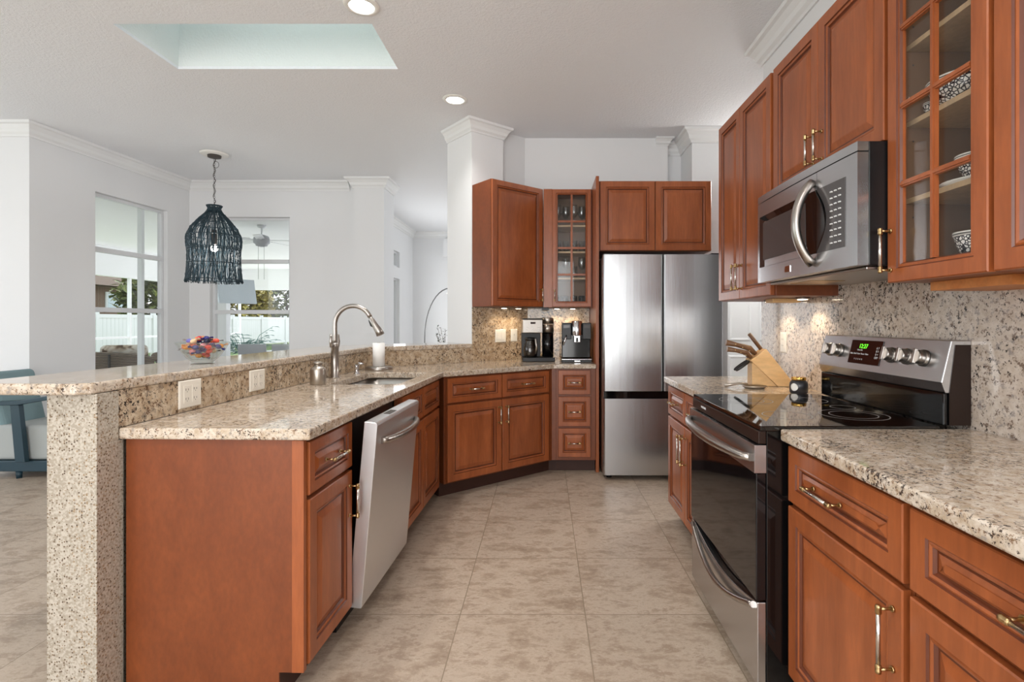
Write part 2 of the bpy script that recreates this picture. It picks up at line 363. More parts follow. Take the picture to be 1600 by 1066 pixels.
def wall(name, p0, p1, z0, z1, thick, holes=(), mat='wall_paint', side=1):
    p0 = Vector(p0); p1 = Vector(p1); d = (p1-p0); ln = d.length; d.normalize()
    mb = MB(); nrm = V2(-d.y, d.x)*side
    mb.prism([(0, z0), (ln, z0), (ln, z1), (0, z1)], 0, 1, holes=[[(a, c), (b, c), (b, e), (a, e)] for a, b, c, e in holes], axis='y')
    mb.v = [(p0.x+d.x*x+nrm.x*y*thick, p0.y+d.y*x+nrm.y*y*thick, z) for x, y, z in mb.v]
    return struct(mb.build(name, mat))
def sweep(name, path, prof, side, mat='trim_white', closed=False, kind='structure'):
    pts = [Vector(p) for p in path]; n = len(pts); vs = []; m = len(prof)
    for i in range(n):
        a = pts[i]-pts[i-1] if (i > 0 or closed) else pts[1]-pts[0]
        b = pts[(i+1) % n]-pts[i] if (i < n-1 or closed) else pts[-1]-pts[-2]
        a = a.normalized(); b = b.normalized(); na = V2(-a.y, a.x)*side; nb = V2(-b.y, b.x)*side
        mt = na+nb; mt = mt/max(.3, mt.dot(na)) if mt.length > .01 else na
        for (u, z) in prof: q = pts[i]+mt*u; vs.append((q.x, q.y, z))
    fs = []
    for i in range(n if closed else n-1):
        for k in range(m): a = i*m; b = ((i+1) % n)*m; fs.append((a+k, a+(k+1) % m, b+(k+1) % m, b+k))
    if not closed: fs.append(tuple(range(m))); fs.append(tuple(range((n-1)*m, n*m))[::-1])
    mb = MB().add(vs, fs); o = mb.build(name, mat)
    if kind: o['kind'] = kind
    return o
CROWN = [(.001, CEIL-.125), (.012, CEIL-.125), (.016, CEIL-.108), (.034, CEIL-.09), (.042, CEIL-.062), (.066, CEIL-.032), (.086, CEIL-.024), (.09, CEIL-.001), (.001, CEIL-.001)]
BASE = [(.001, .001), (.016, .001), (.016, .09), (.010, .105), (.001, .11)]

# ------------------------------------------------------------------ shell
mb = MB().prism([(-7, -3.3), (3.6, -3.3), (3.6, 10.9), (-2.72, 10.9), (-2.72, 6.78), (-4.72, 6.78), (-4.72, 4.82), (-7, 4.82)], -.08, 0)
struct(mb.build('floor', 'floor_tile'))
SK = [(-2.58, 3.14), (-1.03, 3.14), (-1.03, 3.70), (-2.58, 3.70)]
mb = MB().prism([(-7, -3.3), (3.6, -3.3), (3.6, 10.9), (-2.72, 10.9), (-2.72, 6.78), (-4.72, 6.78), (-4.72, 4.82), (-7, 4.82)], CEIL, CEIL+.02, holes=[SK])
struct(mb.build('ceiling', 'ceiling_paint'))
mb = MB()
S2 = [(-2.56, 3.14), (-1.05, 3.14), (-1.05, 3.72), (-2.56, 3.72)]
z1_ = CEIL+.0205; z2_ = CEIL+.8
for i in range(4):
    a, b = SK[i], SK[(i+1) % 4]; c, d = S2[(i+1) % 4], S2[i]
    ox = [(-.03, -.03), (.03, -.03), (.03, .03), (-.03, .03)]
    o1, o2 = ox[i], ox[(i+1) % 4]
    mb.add([(a[0], a[1], z1_), (b[0], b[1], z1_), (c[0], c[1], z2_), (d[0], d[1], z2_),
            (a[0]+o1[0], a[1]+o1[1], z1_), (b[0]+o2[0], b[1]+o2[1], z1_), (c[0]+o2[0], c[1]+o2[1], z2_), (d[0]+o1[0], d[1]+o1[1], z2_)],
           [(0, 1, 2, 3), (4, 5, 6, 7), (0, 1, 5, 4), (2, 3, 7, 6), (1, 2, 6, 5), (0, 3, 7, 4)])
struct(mb.build('wall_skylight_shaft', 'shaft_paint'))
sk = bpy.data.objects.new('window_3', None); COL.objects.link(sk); struct(sk); sk.location = (-1.805, 3.45, z2_)
MB().box(-.73, .73, -.3, .3, .03, .04).build('pane', 'skylight_pane', sk)
mb = MB(); 
for x0, x1, y0, y1 in ((-.76, .76, -.34, -.29), (-.76, .76, .29, .34), (-.76, -.71, -.29, .29), (.71, .76, -.29, .29)): mb.box(x0, x1, y0, y1, .002, .06)
mb.build('frame', 'vinyl_white', sk)

# right wall, hall, back wall, column
wall('wall_right', (1.42, 3.40), (1.42, -3.2), 0, CEIL, .14)
sweep('trim_1', [(1.56, 3.40), (1.42, 3.40), (1.42, -3.1)], CROWN, -1)
DB = D(WL)
wall('wall_back', (DB.x, DB.y), (1.20, DB.y), 0, CEIL, .12)
tE = isect(V2(0, 0), V2(737-850, 820), Mp(0, .655), d2); t0 = (tE-Mp(0, .655)).dot(d2)
PW, PD = .34, .42
p = [Mp(t0, .655), Mp(t0+PW, .655), Mp(t0+PW, .655+PD), Mp(t0, .655+PD)]
MBc = MB().prism([tuple(q) for q in p], 0, CEIL); struct(MBc.build('wall_column', 'wall_paint'))
sweep('trim_2', [tuple(p[3]), tuple(p[0]), tuple(p[1]), tuple(Mp(t0+PW, .719))], [(u*.8, CEIL-(CEIL-z)*.85) for u, z in CROWN], -1)
tD = (DB-Mp(0, WL)).dot(d2)
q = [Mp(t0+PW+.001, WL), DB, DB+V2(0, .12), Mp(t0+PW+.001, WL+.12)]
struct(MB().prism([tuple(a) for a in q], 0, CEIL).build('wall_angled', 'wall_paint'))
sweep('trim_3', [(1.08, DB.y), (1.20, DB.y), (1.20, DB.y+.16)], [(u*.6, CEIL-(CEIL-z)*.6) for u, z in CROWN], -1)
wall('wall_hall', (1.20, 5.25), (1.371, 5.25), 0, CEIL, .1)
struct(MB().prism([(1.37, 4.86), (1.70, 4.86), (1.70, 5.35), (1.37, 5.35)], 0, CEIL).build('wall_hall_column', 'wall_paint'))
sweep('trim_4', [(1.20, 5.25), (1.37, 5.25), (1.37, 4.86), (1.70, 4.86), (1.70, 5.35)], CROWN, -1)
wall('wall_hall_rear', (1.70, 5.9), (3.5, 5.9), 0, CEIL, .1)
wall('wall_hall_side', (3.5, 6.0), (3.5, -3.2), 0, CEIL, .1)
dr = bpy.data.objects.new('door_1', None); COL.objects.link(dr); struct(dr); dr.location = (2.35, 5.89, 0)
mb = MB().box(-.40, .40, -.035, 0, .01, 2.03)
for z0, z1 in ((.2, .9), (1.05, 1.9)):
    for x0, x1 in ((-.3, -.04), (.04, .3)): mb.rings([(x0, x1, z0, z1, -.036), (x0+.02, x1-.02, z0+.02, z1-.02, -.046), (x0+.04, x1-.04, z0+.04, z1-.04, -.04)])
mb.build('door_leaf', 'trim_white', dr)
mb = MB().box(-.48, -.41, -.05, 0, 0, 2.1).box(.41, .48, -.05, 0, 0, 2.1).box(-.48, .48, -.05, 0, 2.1, 2.17); mb.build('door_casing', 'trim_white', dr)

# dining-side walls
WB0 = (-4.61, 4.70); WB1 = (-4.50, 6.66)
wall('wall_dining_front', (-7, 4.70), (-4.61, 4.70), 0, CEIL, .12)
dB = (Vector(WB1)-Vector(WB0)); lB = dB.length; aB = dB.normalized()
def sB(px):   # distance along wall B where a ray through pixel column px meets it
    return (isect(V2(0, 0), V2(px-850, 820), Vector(WB0), aB)-Vector(WB0)).dot(aB)
w1 = (sB(149), sB(262))
wall('wall_left', WB0, WB1, 0, CEIL, .12, holes=[(w1[0], w1[1], .5, 2.60)])
w2 = (-4.24+4.50, -3.225+4.50)
wall('wall_dining_back', (-4.50, 6.66), (-2.36, 6.66), 0, CEIL, .12, holes=[(w2[0], w2[1], .5, 2.60)])
struct(MB().prism([(-2.36, 6.50), (-1.98, 6.50), (-1.98, 6.92), (-2.36, 6.92)], 0, CEIL).build('wall_living_column', 'wall_paint'))
sweep('trim_5', [(-7, 4.70), WB0, WB1, (-2.46, 6.66)], CROWN, -1)
sweep('trim_6', [(-2.36, 6.64), (-2.36, 6.50), (-1.98, 6.50), (-1.98, 6.92)], CROWN, -1)
sweep('baseboard_left', [(-6.9, 4.70), WB0, WB1, (-2.36, 6.66)], BASE, -1)
# living room far walls
def sL(px): return (2.60*820/(850-px))
wall('wall_living_left', (-2.60, 6.93), (-2.60, 10.4), 0, CEIL, .12, holes=[(.75, 2.52, .02, 2.04), (.75, 2.52, 2.24, 2.52)])
wall('wall_living_back', (-2.72, 10.4), (3.6, 10.4), 0, CEIL, .12)
sweep('trim_7', [(-2.60, 6.93), (-2.60, 10.4), (3.5, 10.4)], CROWN, -1)
wall('wall_niche', (-1.98, 10.30), (-1.70, 10.30), 2.55, 2.9, .09)
# behind the camera and dining side: large glass openings
wall('wall_rear', (-7, -3.2), (3.6, -3.2), 0, CEIL, .12, holes=[(2.6, 4.9, .1, 2.7), (5.3, 7.6, .1, 2.7)], side=-1)
wall('wall_far_left', (-6.9, -3.2), (-6.9, 4.70), 0, CEIL, .12, holes=[(1.5, 3.9, .1, 2.7), (4.4, 6.8, .1, 2.7)])

def window(name, org, ang, w, z0, z1, rails, sill=True):
    r = bpy.data.objects.new(name, None); COL.objects.link(r); struct(r); r.location = (org[0], org[1], 0); r.rotation_euler.z = ang
    mb = MB(); fr = .035; y0, y1 = .05, .10
    mb.box(0.002, fr, y0, y1, z0+.002, z1-.002).box(w-fr, w-.002, y0, y1, z0+.002, z1-.002).box(fr, w-fr, y0, y1, z0+.002, z0+fr).box(fr, w-fr, y0, y1, z1-fr, z1-.002)
    for z, h in rails: mb.box(fr, w-fr, y0-.01, y1, z-h/2, z+h/2)
    mb.build('frame', 'vinyl_white', r, .003)
    MB().box(fr*.7, w-fr*.7, .074, .079, z0+fr*.7, z1-fr*.7).build('pane', 'pane', r)
    if sill: MB().box(-.04, w+.04, -.03, .05, z0-.03, z0-.002).build('sill', 'trim_white', r, .004)
    return r
pB = Vector(WB0)+aB*w1[0]
window('window_1', pB, atan2(aB.y, aB.x), w1[1]-w1[0], .5, 2.60, [(2.02, .05), (1.395, .05)])
window('window_2', (-4.50+w2[0], 6.66), 0, w2[1]-w2[0], .5, 2.60, [(2.04, .05), (1.395, .05)])
window('window_4', (-2.60, 6.93+.75), R(90), 1.77, 2.24, 2.52, [], False)
r = window('door_2', (-2.60, 6.93+.75), R(90), 1.77, .02, 2.04, [], False)
MB().box(.85, .92, .03, .06, .06, 2.0).build('stile', 'vinyl_white', r)
for nm, org, ang, ww in (('window_5', (-7+2.6, -3.2), 0, 2.3), ('window_6', (-7+5.3, -3.2), 0, 2.3)):
    rr = bpy.data.objects.new(nm, None); COL.objects.link(rr); struct(rr); rr.location = (org[0], org[1]-.06, 0)
    mb = MB()
    for k in range(4): x = k*(ww-.06)/3; mb.box(x+.001, x+.059, -.03, .03, .102, 2.698)
    mb.box(.06, ww-.06, -.03, .03, .102, .16).box(.06, ww-.06, -.03, .03, 2.64, 2.698); mb.build('frame', 'vinyl_white', rr)

# ------------------------------------------------------------------ cabinet kit (local: x along, front faces -y, body behind y=0)
FR = [(0, .020), (0, .003), (.003, 0), (.050, 0), (.0535, .005), (.058, .0035), (.064, .006), (.069, .0125), (.074, .0125), (.098, .004), (.103, .0035)]
FM = [0, 0, 0, 1, 0, 0, 1, 1, 0, 0]
def panel(mb, x0, x1, z0, z1, y=-.021, k=1.0):
    rects = [(x0+i*k, x1-i*k, z0+i*k, z1-i*k, y+dy) for i, dy in FR]
    # sides
    mb.rings(rects, FM); mb.add([(x0, y+.02, z0), (x1, y+.02, z0), (x1, y+.02, z1), (x0, y+.02, z1)], [(3, 2, 1, 0)], 0)
def pull(parent, a, b, y=-.021, k=1.0, label=None):
    """bar pull with steel bar and brass ends between a and b (x,z)"""
    mb = MB(); a = Vector((a[0], 0, a[1])); b = Vector((b[0], 0, b[1])); d = (b-a).normalized(); yo = y-.034
    def P(v, yy): return (v.x, yy, v.z)
    mb.tube([P(a+d*.014, yo), P(b-d*.014, yo)], .0052*k, 10, 0)
    for e, s in ((a, 1), (b, -1)):
        mb.tube([P(e-d*s*.004, yo), P(e-d*s*.002, yo), P(e+d*s*.004, yo), P(e+d*s*.006, yo), P(e+d*s*.014, yo), P(e+d*s*.018, yo)], [.004*k, .0065*k, .0075*k, .0062*k, .0075*k, .0055*k], 10, 1)
        mb.tube([P(e+d*s*.006, yo+.004), P(e+d*s*.006, y-.0045)], .0036*k, 8, 1)
        mb.tube([P(e+d*s*.006, y-.0045), P(e+d*s*.006, y-.0003)], .0075*k, 10, 1)
    o = mb.build('handle', ['pull_steel', 'brass'], parent)
    return o
def cdoor(root, x0, x1, z0, z1, hand=None, y=-.021, k=1.0, hl=.13, name='door'):
    mb = MB(); panel(mb, x0, x1, z0, z1, y, k); o = mb.build(name, ['cherry', 'cherry_glaze'], root)
    if hand:
        kind = hand
        if kind == 'h': c = (x0+x1)/2; z = (z0+z1)/2; pull(o, (c-hl/2, z), (c+hl/2, z), y)
        elif kind in ('tl', 'tr', 'bl', 'br'):
            x = x0+.03 if kind[1] == 'l' else x1-.03
            if kind[0] == 't': pull(o, (x, z1-.05-hl), (x, z1-.05), y)
            else: pull(o, (x, z0+.05), (x, z0+.05+hl), y)
    return o
def base_body(root, w, depth=.58, kick=True, top=ZS-.001, side=None):
    mb = MB()
    mb.box(0.001, w-.001, 0, depth, .105, top)
    o = mb.build('body', 'cherry_flat', root, .0015)
    MB().box(.001, w-.001, .07, depth, .001, .105).build('toe_kick', 'toe_dark', root)
    return o
def glass_door(root, x0, x1, z0, z1, rows, cols=2, y=-.021, st=.058):
    mb = MB(); r = [(0, .020), (0, .003), (.003, 0), (st-.016, 0), (st-.012, .004), (st-.004, .003), (st, .010), (st, .020), (0, .020)]
    mb.rings([(x0+i, x1-i, z0+i, z1-i, y+dy) for i, dy in r], [0, 0, 0, 1, 0, 1, 0, 0], cap=False)
    a0, a1, b0, b1 = x0+st, x1-st, z0+st, z1-st
    for c in range(1, cols): x = a0+(a1-a0)*c/cols; mb.box(x-.009, x+.009, y+.004, y+.016, b0, b1); mb.box(x-.004, x+.004, y+.001, y+.004, b0, b1)
    for c in range(1, rows): z = b0+(b1-b0)*c/rows; mb.box(a0, a1, y+.0041, y+.016, z-.009, z+.009); mb.box(a0, a1, y+.0011, y+.0041, z-.004, z+.004)
    o = mb.build('door', ['cherry', 'cherry_glaze'], root)
    MB().box(a0+.001, a1-.001, y+.0165, y+.019, b0+.001, b1-.001).build('glass_pane', 'pane', o)
    return o
def hollow(root, w, d, z0, z1, shelves, inner='cab_inside', open_side=None):
    t = .016; mb = MB()
    mb.box(.001, t, 0, d, z0, z1).box(w-t, w-.001, 0, d, z0, z1).box(t, w-t, 0, d, z0, z0+t).box(t, w-t, 0, d, z1-t, z1)
    mb.build('body', 'cherry_flat', root)
    mb = MB(); e = .0015
    mb.box(t, t+e, .004, d-.009, z0+t, z1-t).box(w-t-e, w-t, .004, d-.009, z0+t, z1-t).box(t+e, w-t-e, d-.009, d-.001, z0+t, z1-t).box(t+e, w-t-e, .004, d-.009, z0+t, z0+t+e)
    for z in shelves:      # peg holes
        for yy in (.05, d-.07):
            for dz in (-.06, .06): mb.box(w-t-e-.0006, w-t-e, yy, yy+.005, z+dz, z+dz+.005, 1); mb.box(t+e, t+e+.0006, yy, yy+.005, z+dz, z+dz+.005, 1)
    mb.build('interior', [inner, 'slot_dark'], root)
    for z in shelves: MB().box(t+e+.0005, w-t-e-.0005, .03, d-.01, z-.016, z).build('shelf', 'shelf_wood', root, .001)
def frame_front(root, x0, x1, z0, z1, t=.03, ys=.016):
    mb = MB(); mb.box(x0, x0+t, -.0005, ys, z0, z1).box(x1-t, x1, -.0005, ys, z0, z1).box(x0+t, x1-t, -.0005, ys, z0, z0+t).box(x0+t, x1-t, -.0005, ys, z1-t, z1)
    mb.build('face_frame', 'cherry', root)
def place(name, label, cat, p, ang, group=None): return thing(name, label, cat, (p[0], p[1], 0), ang, group)
SET = .04       # cabinet face behind worktop edge
ZD0, ZD1, ZR0, ZR1 = .118, .668, .684, .862     # doors, drawers

# left run -----------------------------------------------------------------
o_ = Lp(.02, SET); W1 = .385
c = place('base_cabinet', 'cherry base cabinet at the peninsula end with a broad plain side panel', 'cabinet', o_, TH1)
base_body(c, W1, .585)
MB().prism([(.07, .001), (.588, .001), (.588, ZS-.002), (.001, ZS-.002), (.001, .105), (.07, .105)], -.006, .0005, axis='x').build('end_panel', 'cherry_flat', c)
mb = MB().box(-.0075, .012, -.014, .026, .105, ZS-.003); mb.build('corner_stile', 'cherry', c, .001)
dd = cdoor(c, .02, W1-.004, ZR0, ZR1, 'h', k=.75, hl=.13, name='drawer'); dd = cdoor(c, .02, W1-.004, ZD0, ZD1, 'tr')
# dishwasher
DW0, DW1 = W1+.02, W1+.02+.64
o_ = Lp(DW0+.004, SET)
c = place('dishwasher', 'stainless steel dishwasher with its door leaning slightly open under the peninsula worktop', 'dishwasher', o_, TH1)
dwW = .632
MB().box(.004, dwW-.004, .02, .57, .10, ZS-.004).build('tub', 'black_plastic', c)
MB().box(.004, dwW-.004, .05, .57, .001, .10).build('kick_plate', 'black_plastic', c)
th = R(5.0)
mb = MB(); mb.M = Matrix.Translation((0, -.0, .105)) @ Matrix.Rotation(th, 4, 'X')
H = .758
mb.prism([(0, 0), (0, H), (-.046, H), (-.052, H-.004), (-.055, H-.012), (-.055, .004), (-.050, 0)], .002, dwW-.002, axis='x')
door = mb.build('door', 'steel_dw', c, .002)
mb = MB(); mb.M = Matrix.Translation((0, 0, .105)) @ Matrix.Rotation(th, 4, 'X')
pts = []
for i in range(21):
    f = i/20; pts.append((.06+f*(dwW-.12), -.055-.045*sin(pi*f)**.6-.004, H-.085+.0))
mb.tube(pts, [.013+.003*sin(pi*i/20) for i in range(21)], 12); mb.build('handle', 'steel_satin', door)
mb = MB(); mb.M = Matrix.Translation((0, 0, .105)) @ Matrix.Rotation(th, 4, 'X')
mb.box(.20, .30, -.04, -.012, H, H+.0012)

mb.build('button_strip', 'slot_dark', door)
# sink base
o_ = Lp(DW1+.012, SET); W3 = 1.975-DW1-.012-.018
c = place('base_cabinet', 'cherry sink base cabinet with two false drawer fronts beside the dishwasher', 'cabinet', o_, TH1)
base_body(c, W3, .585, top=.66); MB().box(.001, W3-.001, 0, .018, .66, ZS-.001).build('face_frame', 'cherry', c)
h2 = W3/2
cdoor(c, .02, h2-.003, ZR0, ZR1, k=.7, name='drawer_front'); cdoor(c, h2+.003, W3-.02, ZR0, ZR1, k=.7, name='drawer_front')
cdoor(c, .02, h2-.003, ZD0, ZD1); cdoor(c, h2+.003, W3-.02, ZD0, ZD1)
# middle angled run
LM = (B-A).length
o_ = Mp(.024, SET); W4 = LM-.024-.012
c = place('base_cabinet', 'wide cherry corner base cabinet set at an angle with two drawers over two doors', 'cabinet', o_, TH2)
base_body(c, W4, .585); h2 = W4/2
cdoor(c, .02, h2-.005, ZR0, ZR1, 'h', k=.75, hl=.11, name='drawer'); cdoor(c, h2+.005, W4-.02, ZR0, ZR1, 'h', k=.75, hl=.11, name='drawer')
cdoor(c, .02, h2-.005, ZD0, ZD1, 'tr'); cdoor(c, h2+.005, W4-.02, ZD0, ZD1, 'tl')
# three drawer unit
XP0, XP1 = .437, .463
c = place('base_cabinet', 'narrow cherry base cabinet with three stacked drawers next to the refrigerator panel', 'cabinet', (B.x+.02, B.y+SET), 0)
W5 = XP0-.002-(B.x+.02); base_body(c, W5, .585)
for z0, z1 in ((.122, .358), (.376, .606), (.628, .802)): pass
for z0, z1 in ((.135, .375), (.393, .640), (.660, .862)): cdoor(c, .02, W5-.045, z0, z1, 'h', k=.75, hl=.10, name='drawer')

def filler(root, pts, name='filler'):
    o = MB().prism([tuple(p) for p in pts], .105, ZS-.001).build(name, 'cherry_flat', root)
    o.matrix_parent_inverse = (Matrix.Translation(root.location) @ Matrix.Rotation(root.rotation_euler.z, 4, 'Z')).inverted()
JB = isect(Mp(0, SET), d2, V2(0, B.y+SET), V2(1, 0))
filler(c, [Mp(LM-.011, SET+.001), JB+V2(0, .001), V2(B.x+.0205, B.y+SET+.001), V2(B.x+.0205, B.y+SET+.04), JB+V2(-.01, .05), Mp(LM-.011, SET+.03)])
JK = isect(Mp(0, SET+.07), d2, V2(0, B.y+SET+.07), V2(1, 0))
o = MB().prism([tuple(p) for p in (Mp(LM-.011, SET+.0705), JK, V2(B.x+.0205, B.y+SET+.0705), V2(B.x+.0205, B.y+SET+.09), JK+V2(-.01, .04), Mp(LM-.011, SET+.09))], .001, .104).build('toe_kick', 'toe_dark', c)
o.matrix_parent_inverse = (Matrix.Translation(c.location) @ Matrix.Rotation(c.rotation_euler.z, 4, 'Z')).inverted()
# worktops --------------------------------------------------------------
def rrect(x0, x1, y0, y1, r, n=5):
    out = []
    for cx, cy, a0 in ((x1-r, y0+r, -90), (x1-r, y1-r, 0), (x0+r, y1-r, 90), (x0+r, y0+r, 180)):
        for k in range(n+1): a = R(a0+90*k/n); out.append((cx+r*cos(a), cy+r*sin(a)))
    return out
SS0, SS1, SO0, SO1 = 1.23, 1.93, .10, .50      # sink opening in left run coordinates
hole = [tuple(Lp(s, o)) for s, o in rrect(SS0, SS1, SO0, SO1, .07)]
poly = [tuple(LA), tuple(A), tuple(B), (XP0-.002, B.y), (XP0-.002, B.y+SP-.001), tuple(D(SP-.001)), tuple(E(SP-.001)), tuple(Lp(-.0, SP-.001))]
mb = MB().prism(poly, ZS, ZC, holes=[hole]); o = mb.build('worktop', 'granite', None, .006)
tag(o, 'polished beige granite worktop along the peninsula with the sink cut into it', 'worktop')
# backsplashes
ql = [Lp(0, SP), E(SP), E(.660), Lp(0, .660)]
o = MB().prism([tuple(a) for a in ql], ZC, ZB-.0365).build('backsplash', 'granite_wall', None, .001)
tag(o, 'speckled granite upstand with two wide outlets along the straight part of the raised bar', 'backsplash')
ql = [E(SP)+d2*.001, Mp(t0, SP), Mp(t0, .654), E(.660)+d2*.001]
o = MB().prism([tuple(a) for a in ql], ZC, ZB-.0365).build('backsplash', 'granite_wall', None, .001)
tag(o, 'short granite upstand without outlets between the faucet and the white column', 'backsplash')
tG = t0+.045
qm = [Mp(t0+.001, SP), D(SP), (XP0-.003, B.y+SP), (XP0-.003, DB.y-.001), D(WL-.001), Mp(t0+PW+.002, WL-.001), Mp(t0+PW+.002, .654), Mp(t0+.001, .654)]
o = MB().prism([tuple(a) for a in qm], ZC, 1.398).build('backsplash', 'granite_wall', None, .001)
tag(o, 'tall granite backsplash behind the two coffee machines', 'backsplash')
# raised bar
zb0 = ZB-.036
BO = .64; BW = .415
e0 = Lp(-.13, BO); bar = [tuple(Lp(-.10, BO)), tuple(E(BO)), tuple(Mp(t0-.002, BO)), tuple(Mp(t0-.002, BO+BW)), tuple(E(BO+BW)), tuple(Lp(-.09, BO+BW)), tuple(Lp(-.13, BO+BW-.04)), tuple(Lp(-.13, BO+.035))]
o = MB().prism(bar, zb0, ZB).build('bar_top', 'granite', None, .008, seg=3); tag(o, 'raised granite breakfast bar top curving round behind the sink', 'bar top')
# pony wall
struct(MB().prism([tuple(Lp(.10, .662)), tuple(E(.664)), tuple(E(.80)), tuple(Lp(.10, .80))], 0, zb0-.001).build('wall_peninsula', 'wall_paint'))
struct(MB().prism([tuple(E(.664)+d2*.001), tuple(Mp(t0-.002, .662)), tuple(Mp(t0-.002, .80)), tuple(E(.80)+d2*.001)], 0, zb0-.001).build('wall_peninsula', 'wall_paint'))
post = [tuple(Lp(-.085, .640)), tuple(Lp(-.001, .640)), tuple(Lp(-.001, .662)), tuple(Lp(.098, .662)), tuple(Lp(.098, .802)), tuple(Lp(-.085, .802))]
low = [tuple(Lp(-.0845, .630)), tuple(Lp(.0185, .630)), tuple(Lp(.0185, .700)), tuple(Lp(-.0845, .700))]
o = MB().prism(post, .8745, zb0-.001).prism([tuple(Lp(-.085, .640)), tuple(Lp(-.085, .802)), tuple(Lp(.098, .802)), tuple(Lp(.098, .662)), tuple(Lp(.0185, .662)), tuple(Lp(.0185, .640))], 0, .8745).build('stone_post', 'speckled_stone', None, .002); tag(o, 'speckled cream stone clad post under the near end of the raised bar', 'post')
mb = MB(); mb.prism([tuple(Lp(.03, .640)), tuple(Lp(.036, .640)), tuple(Lp(.036, .6515)), tuple(Lp(.03, .6515))], .88, zb0-.002)

# right run --------------------------------------------------------------
XR = .776; WR = 1.42
TR = R(-90)
YN, YF, YE = 1.728, 2.505, 3.40   # range near, range far, counter end
c = place('base_cabinet', 'cherry base cabinet between the range and the doorway with two drawers over two doors', 'cabinet', (XR+SET, YE-.02), TR)
W = YE-.02-YF-.004; base_body(c, W, .585); h2 = W*.47
cdoor(c, .02, h2-.003, ZR0, ZR1, 'h', k=.75, hl=.11, name='drawer'); cdoor(c, h2+.003, W-.02, ZR0, ZR1, 'h', k=.75, hl=.11, name='drawer')
cdoor(c, .02, h2-.003, ZD0, ZD1, 'tr', hl=.16); cdoor(c, h2+.003, W-.02, ZD0, ZD1, 'tl', hl=.16)
MB().box(-.006, .0, .001, .588, .105, ZS-.002).build('end_panel', 'cherry_flat', c)
c = place('base_cabinet', 'cherry base cabinet on the near side of the range with one drawer over one door', 'cabinet', (XR+SET, YN-.006), TR)
W = YN-.006-1.155; base_body(c, W, .585)
cdoor(c, .012, W-.010, ZR0, ZR1, None, k=.95, name='drawer')
dro = c.children[-1]; pull(dro, (W*.30, (ZR0+ZR1)/2), (W*.30+.15, (ZR0+ZR1)/2))
cdoor(c, .012, W-.010, ZD0, ZD1, 'tr', hl=.15)
c = place('base_cabinet', 'cherry base cabinet in the near right corner, cut by the picture edge', 'cabinet', (XR+SET, 1.153), TR)
W = .62; base_body(c, W, .585)
cdoor(c, .010, W-.010, ZR0, ZR1, None, k=.95, name='drawer'); dro = c.children[-1]; pull(dro, (W*.45, (ZR0+ZR1)/2), (W*.45+.15, (ZR0+ZR1)/2))
cdoor(c, .010, W/2-.003, ZD0, ZD1, 'tr', hl=.15); cdoor(c, W/2+.003, W-.01, ZD0, ZD1, 'tl', hl=.15)
o = MB().box(XR, WR-.012, YF+.002, YE, ZS, ZC).build('worktop', 'granite', None, .006); tag(o, 'beige granite worktop on the far side of the range under the knife block', 'worktop')
o = MB().box(XR, WR-.012, .50, YN-.003, ZS, ZC).build('worktop', 'granite', None, .006); tag(o, 'large beige granite worktop in the near right corner', 'worktop')
o = MB().box(WR-.011, WR-.001, 1.135, YE, ZC-.03, 1.45).build('backsplash', 'granite_pale', None); tag(o, 'pale speckled granite backsplash slab behind the range and microwave', 'backsplash')
o = MB().box(WR-.0115, WR-.001, .45, 1.134, ZC-.03, 1.45).build('backsplash', 'granite_pale', None); tag(o, 'pale granite backsplash slab at the right picture edge beyond the seam', 'backsplash')

# upper cabinets right ----------------------------------------------------
XU = 1.09; UD = WR-XU-.002; ZU0, ZU1 = 1.392, 2.471
Y4, Y3, Y2, Y1 = 3.28, 2.51, 1.672, 1.285
def upper_body(root, w, z0, z1, d): MB().box(.001, w-.001, 0, d, z0, z1).build('body', 'cherry_flat', root, .0012)
c = place('wall_cabinet', 'tall cherry wall cabinet with two narrow doors at the doorway end of the right wall', 'cabinet', (XU+.021, Y4), TR)
W = Y4-Y3-.001; upper_body(c, W, ZU0, ZU1, UD-.021)
cdoor(c, .004, W*.455, ZU0+.004, ZU1-.004, 'br', k=.95, hl=.14); cdoor(c, W*.455+.004, W-.018, ZU0+.004, ZU1-.004, 'bl', k=.95, hl=.14)
c = place('wall_cabinet', 'short cherry wall cabinet with two doors directly above the microwave', 'cabinet', (XU+.021, Y3-.001), TR)
W = Y3-Y2-.002; upper_body(c, W, 1.846, ZU1, UD-.021)
cdoor(c, .012, W/2-.002, 1.850, ZU1-.004, 'br', k=.95, hl=.12); cdoor(c, W/2+.002, W-.012, 1.850, ZU1-.004, 'bl', k=.95, hl=.12)
c = place('wall_cabinet', 'cherry wall cabinet with a glazed lattice door showing patterned bowls', 'cabinet', (XU+.021, Y2-.001), TR)
W = Y2-Y1-.002; hollow(c, W, UD-.021, ZU0-.003, ZU1, [1.652, 1.892, 2.132])
d_ = glass_door(c, .004, W-.004, ZU0-.003, ZU1-.004, 4); pull(d_, (.022, ZU0+.03), (.022, ZU0+.165))
MB().box(.04, W-.06, .09, .30, ZU0-.030, ZU0-.0035).build('valance', 'orange_ply', c)
c = place('wall_cabinet', 'cherry wall cabinet with a solid door cut by the right picture edge', 'cabinet', (XU+.021, Y1-.001), TR)
W = .55; upper_body(c, W, ZU0-.003, ZU1, UD-.021); cdoor(c, .01, W-.01, ZU0-.003, ZU1-.004, 'br', k=1.0)
MB().box(.01, W-.02, .06, .30, ZU0-.026, ZU0-.0035).build('valance', 'orange_ply', c)

